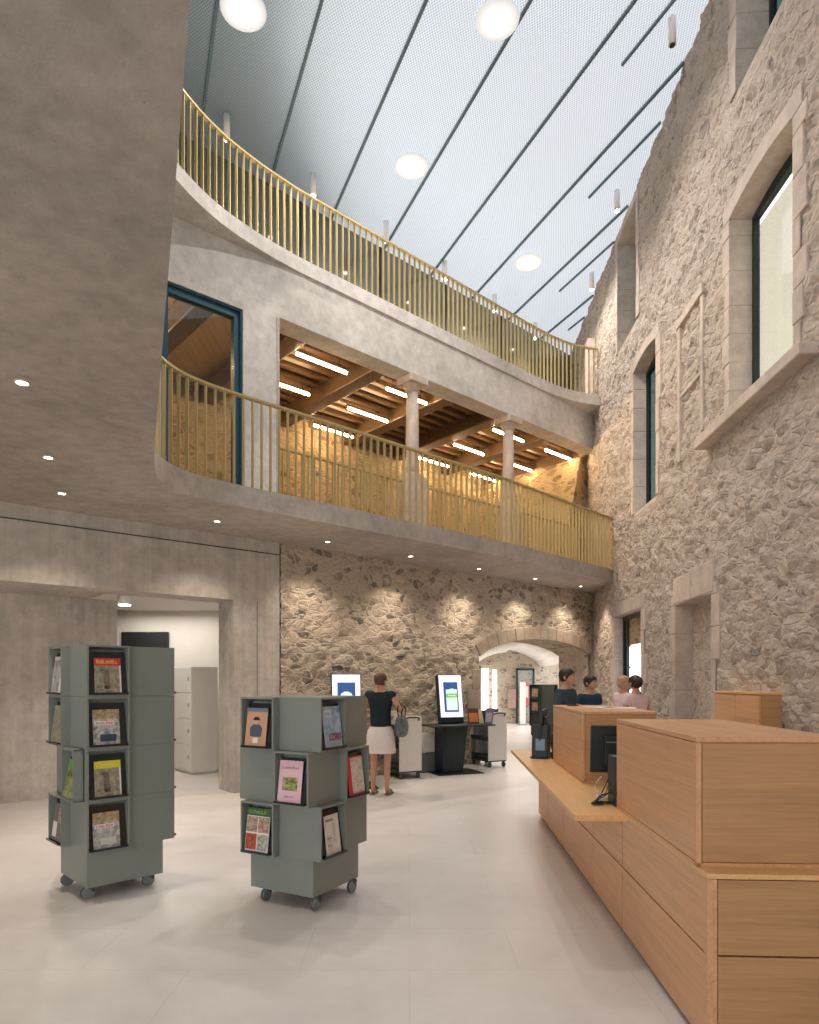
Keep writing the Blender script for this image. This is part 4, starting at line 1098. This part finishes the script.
# ------------------------------------------------------------------ people
def skinned(name, chains, mat, parent, extra=None, vox=.009, sub=1):
    """chains: list of [(point, radius), ...]; a chain may start at an existing joint ('@', i)"""
    V, Rr, E = [], [], []
    for ch in chains:
        prev = None
        for p, r in ch:
            if p == '@': prev = r; continue
            V.append(Vector(p)); Rr.append(r); i = len(V) - 1
            if prev is not None: E.append((prev, i))
            prev = i
    me = bpy.data.meshes.new(name); me.from_pydata(V, E, []); o = bpy.data.objects.new(name, me); C.objects.link(o)
    sk = o.modifiers.new('skin', 'SKIN'); sk.use_smooth_shade = True
    for i, r in enumerate(Rr):
        q = me.skin_vertices[0].data[i]; rr = r if isinstance(r, tuple) else (r, r); q.radius = rr; q.use_root = (i == 0)
    ss = o.modifiers.new('sub', 'SUBSURF'); ss.levels = ss.render_levels = sub
    dg = bpy.context.evaluated_depsgraph_get(); dg.update()
    m2 = bpy.data.meshes.new_from_object(o.evaluated_get(dg)); bpy.data.objects.remove(o)
    bm = bmesh.new(); bm.from_mesh(m2)
    if extra:
        mb = MB(); mb.bm.free(); mb.bm = bm; extra(mb)
    bm.to_mesh(m2); bm.free()
    m2.materials.clear(); m2.materials.append(mat)
    o = bpy.data.objects.new(name, m2); C.objects.link(o)
    rm = o.modifiers.new('remesh', 'REMESH'); rm.mode = 'VOXEL'; rm.voxel_size = vox; rm.use_smooth_shade = True
    sm = o.modifiers.new('smooth', 'SMOOTH'); sm.factor = .5; sm.iterations = 3
    dg.update(); m3 = bpy.data.meshes.new_from_object(o.evaluated_get(dg)); o.modifiers.clear(); o.data = m3
    for p in m3.polygons: p.use_smooth = True
    o.parent = parent; return o

def hand(mb_chains, wrist, direction, palm_n, side, s=1.0):
    """five short finger chains from the wrist; direction = pointing, palm_n = palm normal"""
    w_, d, n_ = Vector(wrist), Vector(direction).normalized(), Vector(palm_n).normalized(); a = d.cross(n_) * side
    palm = w_ + d * .05 * s
    for k, (off, ln) in enumerate(((-.030, .062), (-.010, .072), (.010, .068), (.028, .052))):
        b0 = w_ + d * .085 * s + a * off; b1 = b0 + (d * .9 + n_ * .35) * ln * .5; b2 = b1 + (d * .6 + n_ * .75) * ln * .45
        mb_chains.append([(tuple(w_ + d * .02), .020), (tuple(w_ + d * .055 + a * off * .6), .017), (tuple(b0), .0105), (tuple(b1), .009), (tuple(b2), .0078)])
    t0 = w_ + d * .03 - a * .025; t1 = t0 + (d * .6 - a * .7 + n_ * .3) * .035; t2 = t1 + (d * .85 - a * .25 + n_ * .4) * .03
    mb_chains.append([(tuple(w_ + d * .015), .018), (tuple(t0), .015), (tuple(t1), .0105), (tuple(t2), .009)])

def person(loc, rz, label, h=1.65, hair='hair_dark', hair_style='short', top=('navy', 'short'), lower=('trousers', 'trousers'), larm=None, rarm=None, head_turn=0, female=True):
    """faces local -y; x to the person's left hand side is +x"""
    s = h / 1.65
    e = empty('person', loc, rz, label, 'person'); e.scale = (s, s, s)
    sw = .165 if female else .185
    la = larm or [(sw, .01, 1.36), (.225, .02, 1.10), (.20, -.10, .88)]
    ra = rarm or [(-sw, .01, 1.36), (-.225, .02, 1.10), (-.20, -.10, .88)]
    ch = [[((0, 0, .92), (.135, .10)), ((0, .0, 1.05), (.115, .085)), ((0, .005, 1.20), (.125, .09)), ((0, .01, 1.33), (.135, .085)), ((0, .015, 1.40), (.07, .06)), ((0, .005, 1.46), .048), ((0, -.005, 1.52), .05)]]
    for a, sg in ((la, 1), (ra, -1)):
        sh = Vector(a[0]); el = Vector(a[1]); wr = Vector(a[2])
        ch.append([('@', 3), (tuple(sh), .052), (tuple(sh.lerp(el, .5)), .043), (tuple(el), .036), (tuple(el.lerp(wr, .4)), .034), (tuple(wr), .023), (tuple(wr + (wr - el).normalized() * .04), (.03, .017))])
        hand(ch, wr, wr - el, (-sg * .6, -.5, -.2), sg)
    for sg in (1, -1):
        ch.append([('@', 0), ((sg * .085, .0, .86), .085), ((sg * .095, -.005, .68), .073), ((sg * .095, -.01, .48), .054), ((sg * .097, .012, .34), .053), ((sg * .10, .02, .18), .036), ((sg * .10, .03, .08), .034), ((sg * .10, .0, .04), .036), ((sg * .105, -.08, .028), .036), ((sg * .11, -.15, .02), .026)])
    rot = Matrix.Rotation(head_turn, 4, 'Z')
    def hd(mb):
        mb.x = Matrix.Translation((0, -.012, 1.548)) @ rot
        mb.loft([(0, .0, -.075, .035, .045), (0, -.02, -.065, .045, .065), (0, -.012, -.035, .060, .080), (0, -.004, .0, .070, .090), (0, .002, .03, .073, .095), (0, .006, .06, .070, .092), (0, .008, .085, .052, .072), (0, .008, .10, .02, .03)], 24)
        mb.loft([(0, -.088, -.022, .014, .016), (0, -.098, -.012, .012, .018), (0, -.09, .02, .008, .012)], 10)
        for sg in (1, -1): mb.loft([(sg * .074, .008, -.028, .006, .010), (sg * .079, .01, -.005, .009, .017), (sg * .078, .012, .02, .006, .012)], 8)
        mb.loft([(0, -.080, -.048, .022, .010), (0, -.082, -.042, .022, .011)], 10)
    body = skinned('body', ch, M['skin'], e, hd)
    m = Matrix.Translation((0, -.012, 1.548)) @ rot
    for sg in (1, -1):
        b = MB(m); b.sphere((sg * .029, -.080, .008), .0085, (1.3, .7, .7), seg=10); b.build('eye', M['paper'], e)
        b = MB(m); b.sphere((sg * .029, -.0845, .008), .0056, (1, .5, 1), seg=8); b.build('iris', M['black'], e)
        b = MB(m); b.tube([(sg * .014, -.090, .026), (sg * .03, -.090, .031), (sg * .046, -.080, .027)], .003, 6); b.build('eyebrow', M[hair], e)
    b = MB(m); b.tube([(-.022, -.089, -.045), (0, -.096, -.044), (.022, -.089, -.045)], .0045, 6); b.build('lips', plain('lips_' + hair, (168, 100, 90), .5), e)
    b = MB(m)
    rnd = random.Random(len(label))
    # hair: a cap covering crown, sides and back, hairline above the brow
    n = 28; rows = []
    for j, (z, rx, ry, cut) in enumerate(((-.05, .060, .078, .50), (-.02, .073, .094, .34), (.02, .081, .104, .22), (.05, .082, .106, .06), (.075, .076, .100, .0), (.10, .058, .078, 0), (.118, .03, .045, 0), (.123, .008, .01, 0))):
        ring = []
        for k in range(n):
            a = 2 * PI * k / n; x, y = math.cos(a), math.sin(a)
            if cut and y < -1 + cut * 2: y = -1 + cut * 2; x = math.copysign(math.sqrt(max(0, 1 - y * y)), x) * .93
            wv = 1 + .03 * math.sin(k * 3 + j * 1.3)
            ring.append((x * rx * wv, y * ry * wv + .010, z))
        rows.append(b.verts(ring))
    for A, B in zip(rows, rows[1:]):
        for k in range(n): f = b.bm.faces.new((A[k], A[(k + 1) % n], B[(k + 1) % n], B[k])); f.smooth = True
    b.bm.faces.new(rows[-1]); b.bm.faces.new(list(reversed(rows[0])))
    if hair_style == 'bun': b.sphere((0, .115, .04), .042, (1, .85, 1)); b.sphere((0, .05, .02), .085, (1, .9, 1.05))
    if hair_style == 'clip': b.sphere((0, .105, .035), .034, (1.15, .7, 1.3))
    if hair_style == 'bob': b.loft([(0, .05, -.10, .070, .055), (0, .045, -.06, .084, .072), (0, .03, .0, .088, .082), (0, .02, .04, .08, .085)], 24)
    if hair_style == 'pony': b.sphere((0, .10, .03), .03); b.tube([(0, .11, .03), (0, .14, 0), (0, .135, -.08), (0, .12, -.15)], [.022, .026, .022, .008], 10)
    b.build('hair', M[hair], e)
    # top: torso shell with sleeves, hem left open over the hips
    mt = M[top[0]]
    g = .016
    ch = [[((0, .0, .88), (.185, .14)), ((0, .0, 1.02), (.162, .125)), ((0, .005, 1.18), (.162, .124)), ((0, .01, 1.31), (.160, .112)), ((0, .013, 1.385), (.096, .076))]]
    for a, sg in ((la, 1), (ra, -1)):
        sh = Vector(a[0]); el = Vector(a[1]); wr = Vector(a[2])
        L = [('@', 3), (tuple(sh), .062 + .004)]
        if top[1] == 'short': L += [(tuple(sh.lerp(el, .5)), .056)]
        elif top[1] == 'long': L += [(tuple(sh.lerp(el, .5)), .053), (tuple(el), .046), (tuple(el.lerp(wr, .8)), .034)]
        ch.append(L)
    def caps(mb):
        for a in (la, ra):
            sh = Vector(a[0]); mb.sphere(sh + Vector((0, 0, -.008)), .061, (1, 1, 1.05)); mb.sphere(sh * .55 + Vector((0, .006, .615)), .066, (1.2, 1, .8))
    skinned('top', ch, mt, e, caps if top[1] == 'none' else None, .011)
    if lower[1] == 'skirt':
        b = MB(); rr = [(0, .0, .93, .150, .118), (0, .0, .88, .175, .14), (0, .005, .80, .192, .158), (0, .0, .68, .200, .160), (0, .0, .57, .208, .165)]
        b.loft(rr, 36, p=2.3, cap=False); b.loft([(x, y, z, rx - .006, ry - .006) for x, y, z, rx, ry in reversed(rr)], 36, p=2.3, cap=False)
        b.build('skirt', M[lower[0]], e)
    else:
        ch = [[((0, 0, .93), (.15, .115)), ((0, 0, .87), (.15, .115))]]
        for sg in (1, -1): ch.append([('@', 1), ((sg * .088, 0, .80), .10), ((sg * .096, -.005, .62), .084), ((sg * .096, -.01, .46), .066), ((sg * .098, .01, .28), .062), ((sg * .10, .02, .09), .056)])
        skinned('trousers', ch, M[lower[0]], e, None, .012)
    for sg in (1, -1):
        b = MB(); b.loft([(sg * .107, -.05, .0, .046, .135), (sg * .107, -.05, .012, .048, .137), (sg * .107, -.05, .016, .04, .12)], 20, p=2.6)
        if lower[1] == 'skirt': b.tube([(sg * .107 - .045, -.07, .012), (sg * .107 - .03, -.075, .055), (sg * .107, -.08, .068), (sg * .107 + .03, -.075, .055), (sg * .107 + .045, -.07, .012)], .007, 6)
        else: b.loft([(sg * .105, -.045, .01, .046, .13), (sg * .105, -.03, .05, .044, .11), (sg * .102, .01, .09, .045, .055)], 20)
        b.build('sandal' if lower[1] == 'skirt' else 'shoe', M['bag' if lower[1] == 'skirt' else 'black'], e)
    return e
person((-.40, 9.12, 0), R(166), 'woman seen from behind in dark sleeveless top and white skirt, carrying a bag', 1.665, 'hair_brown', 'clip', ('navy_knit', 'none'), ('white_cloth', 'skirt'),
       larm=[(.165, .01, 1.365), (.24, .02, 1.13), (.12, -.19, 1.12)], rarm=[(-.165, .01, 1.365), (-.285, .02, 1.15), (-.235, -.20, 1.17)], head_turn=R(-18))
# bag hanging from the crook of her right arm
pm = Matrix.Translation((-.40, 9.12, 0)) @ Matrix.Rotation(R(166), 4, 'Z')
_hb = e = empty('handbag', tuple(pm @ Vector((-.30, .0, .80))), R(166), 'grey patterned handbag hanging from the bent arm of the woman', 'handbag')
b = MB(); b.loft([(0, 0, .0, .03, .06), (0, 0, .02, .055, .12), (0, 0, .10, .068, .145), (0, 0, .18, .055, .13), (0, 0, .235, .022, .11)], 24, p=2.4); b.build('pouch', M['bag'], e)
for y in (-.028, .028): b = MB(); b.tube([(y * .6, -.085, .22), (y, -.07, .29), (y, -.02, .335), (y, .03, .335), (y, .07, .29), (y * .6, .085, .22)], .007, 6); b.build('strap', M['black'], e)
b = MB(); b.sphere((.03, .02, .235), .012); b.build('clasp', M['caster'], e); _hb.scale = (1.25, 1.25, 1.3)

person((2.14, 9.0, 0), R(52), 'man with dark hair in a blue denim shirt behind the reception desk', 1.72, 'hair_dark', 'short', ('denim', 'long'), ('trousers', 'trousers'), female=False, head_turn=R(5))
person((2.60, 9.5, 0), R(28), 'woman in navy top with dark hair, facing right behind the reception desk', 1.63, 'hair_dark', 'short', ('navy', 'short'), ('trousers', 'trousers'), head_turn=R(10))
person((3.15, 9.2, 0), R(205), 'woman with dark gathered hair and pale pink top, nearest the stone wall', 1.63, 'hair_dark', 'bun', ('pink_cloth', 'short'), ('trousers', 'trousers'), head_turn=R(-8))
person((3.26, 10.05, 0), R(-70), 'fair haired woman in pale top, half hidden behind the dark haired one', 1.63, 'hair_blond', 'bob', ('pink_cloth', 'short'), ('trousers', 'trousers'), head_turn=R(0))

for _o in bpy.data.objects:
    if 'label' in _o and _o.parent is None and not (4 <= len(_o['label'].split()) <= 16): print('LABEL', len(_o['label'].split()), _o['label'])


# ------------------------------------------------------------------ light of the place
w = bpy.data.worlds.new('daylight'); sc.world = w; w.use_nodes = True
bg = w.node_tree.nodes['Background']; bg.inputs[0].default_value = (0.96, 0.97, 1.0, 1); bg.inputs[1].default_value = 1.4

# gallery room, warm
# added area lamps without fixtures, to brighten the hall and white room
area('hall_fill', (3.2, 19, 2.4), (0, 0, 0), 2.0, 66, (1, .93, .84), sy=6)
area('white_room_fill', (-4.4, 11.3, 2.8), (0, 0, 0), 1.6, 22, (1, .94, .86), sy=1.6)
# daylight through the windows of the stone wall
def winlight(u, z, wdt, hgt, power):
    q = FR @ Vector((u, -.36, z)); o = area('window_daylight', q, (0, 0, 0), wdt, power, (.95, .97, 1), sy=hgt)
    d_ = (FR.to_3x3() @ Vector((0, 1, 0))); o.rotation_euler = (-d_).to_track_quat('Z', 'Y').to_euler()

# ------------------------------------------------------------------ camera and view
cam = bpy.data.cameras.new('camera'); co_ = bpy.data.objects.new('camera', cam); C.objects.link(co_)
co_.location = (0, 0, EYE); co_.rotation_euler = (PI / 2, 0, 0)
cam.sensor_fit = 'VERTICAL'; cam.sensor_height = 24; cam.lens = 660 / 1024 * 24; cam.shift_y = (680 - 512) / 1024; cam.clip_start = .05
sc.camera = co_
vs = sc.view_settings; vs.view_transform = 'Standard'; vs.look = 'None'; vs.exposure = .76; vs.gamma = 1; vs.use_curve_mapping = False
sc.cycles.max_bounces = 10; sc.cycles.diffuse_bounces = 5; sc.cycles.glossy_bounces = 4; sc.cycles.transparent_max_bounces = 12
sc.cycles.sample_clamp_indirect = 6; sc.cycles.caustics_reflective = False; sc.cycles.caustics_refractive = False
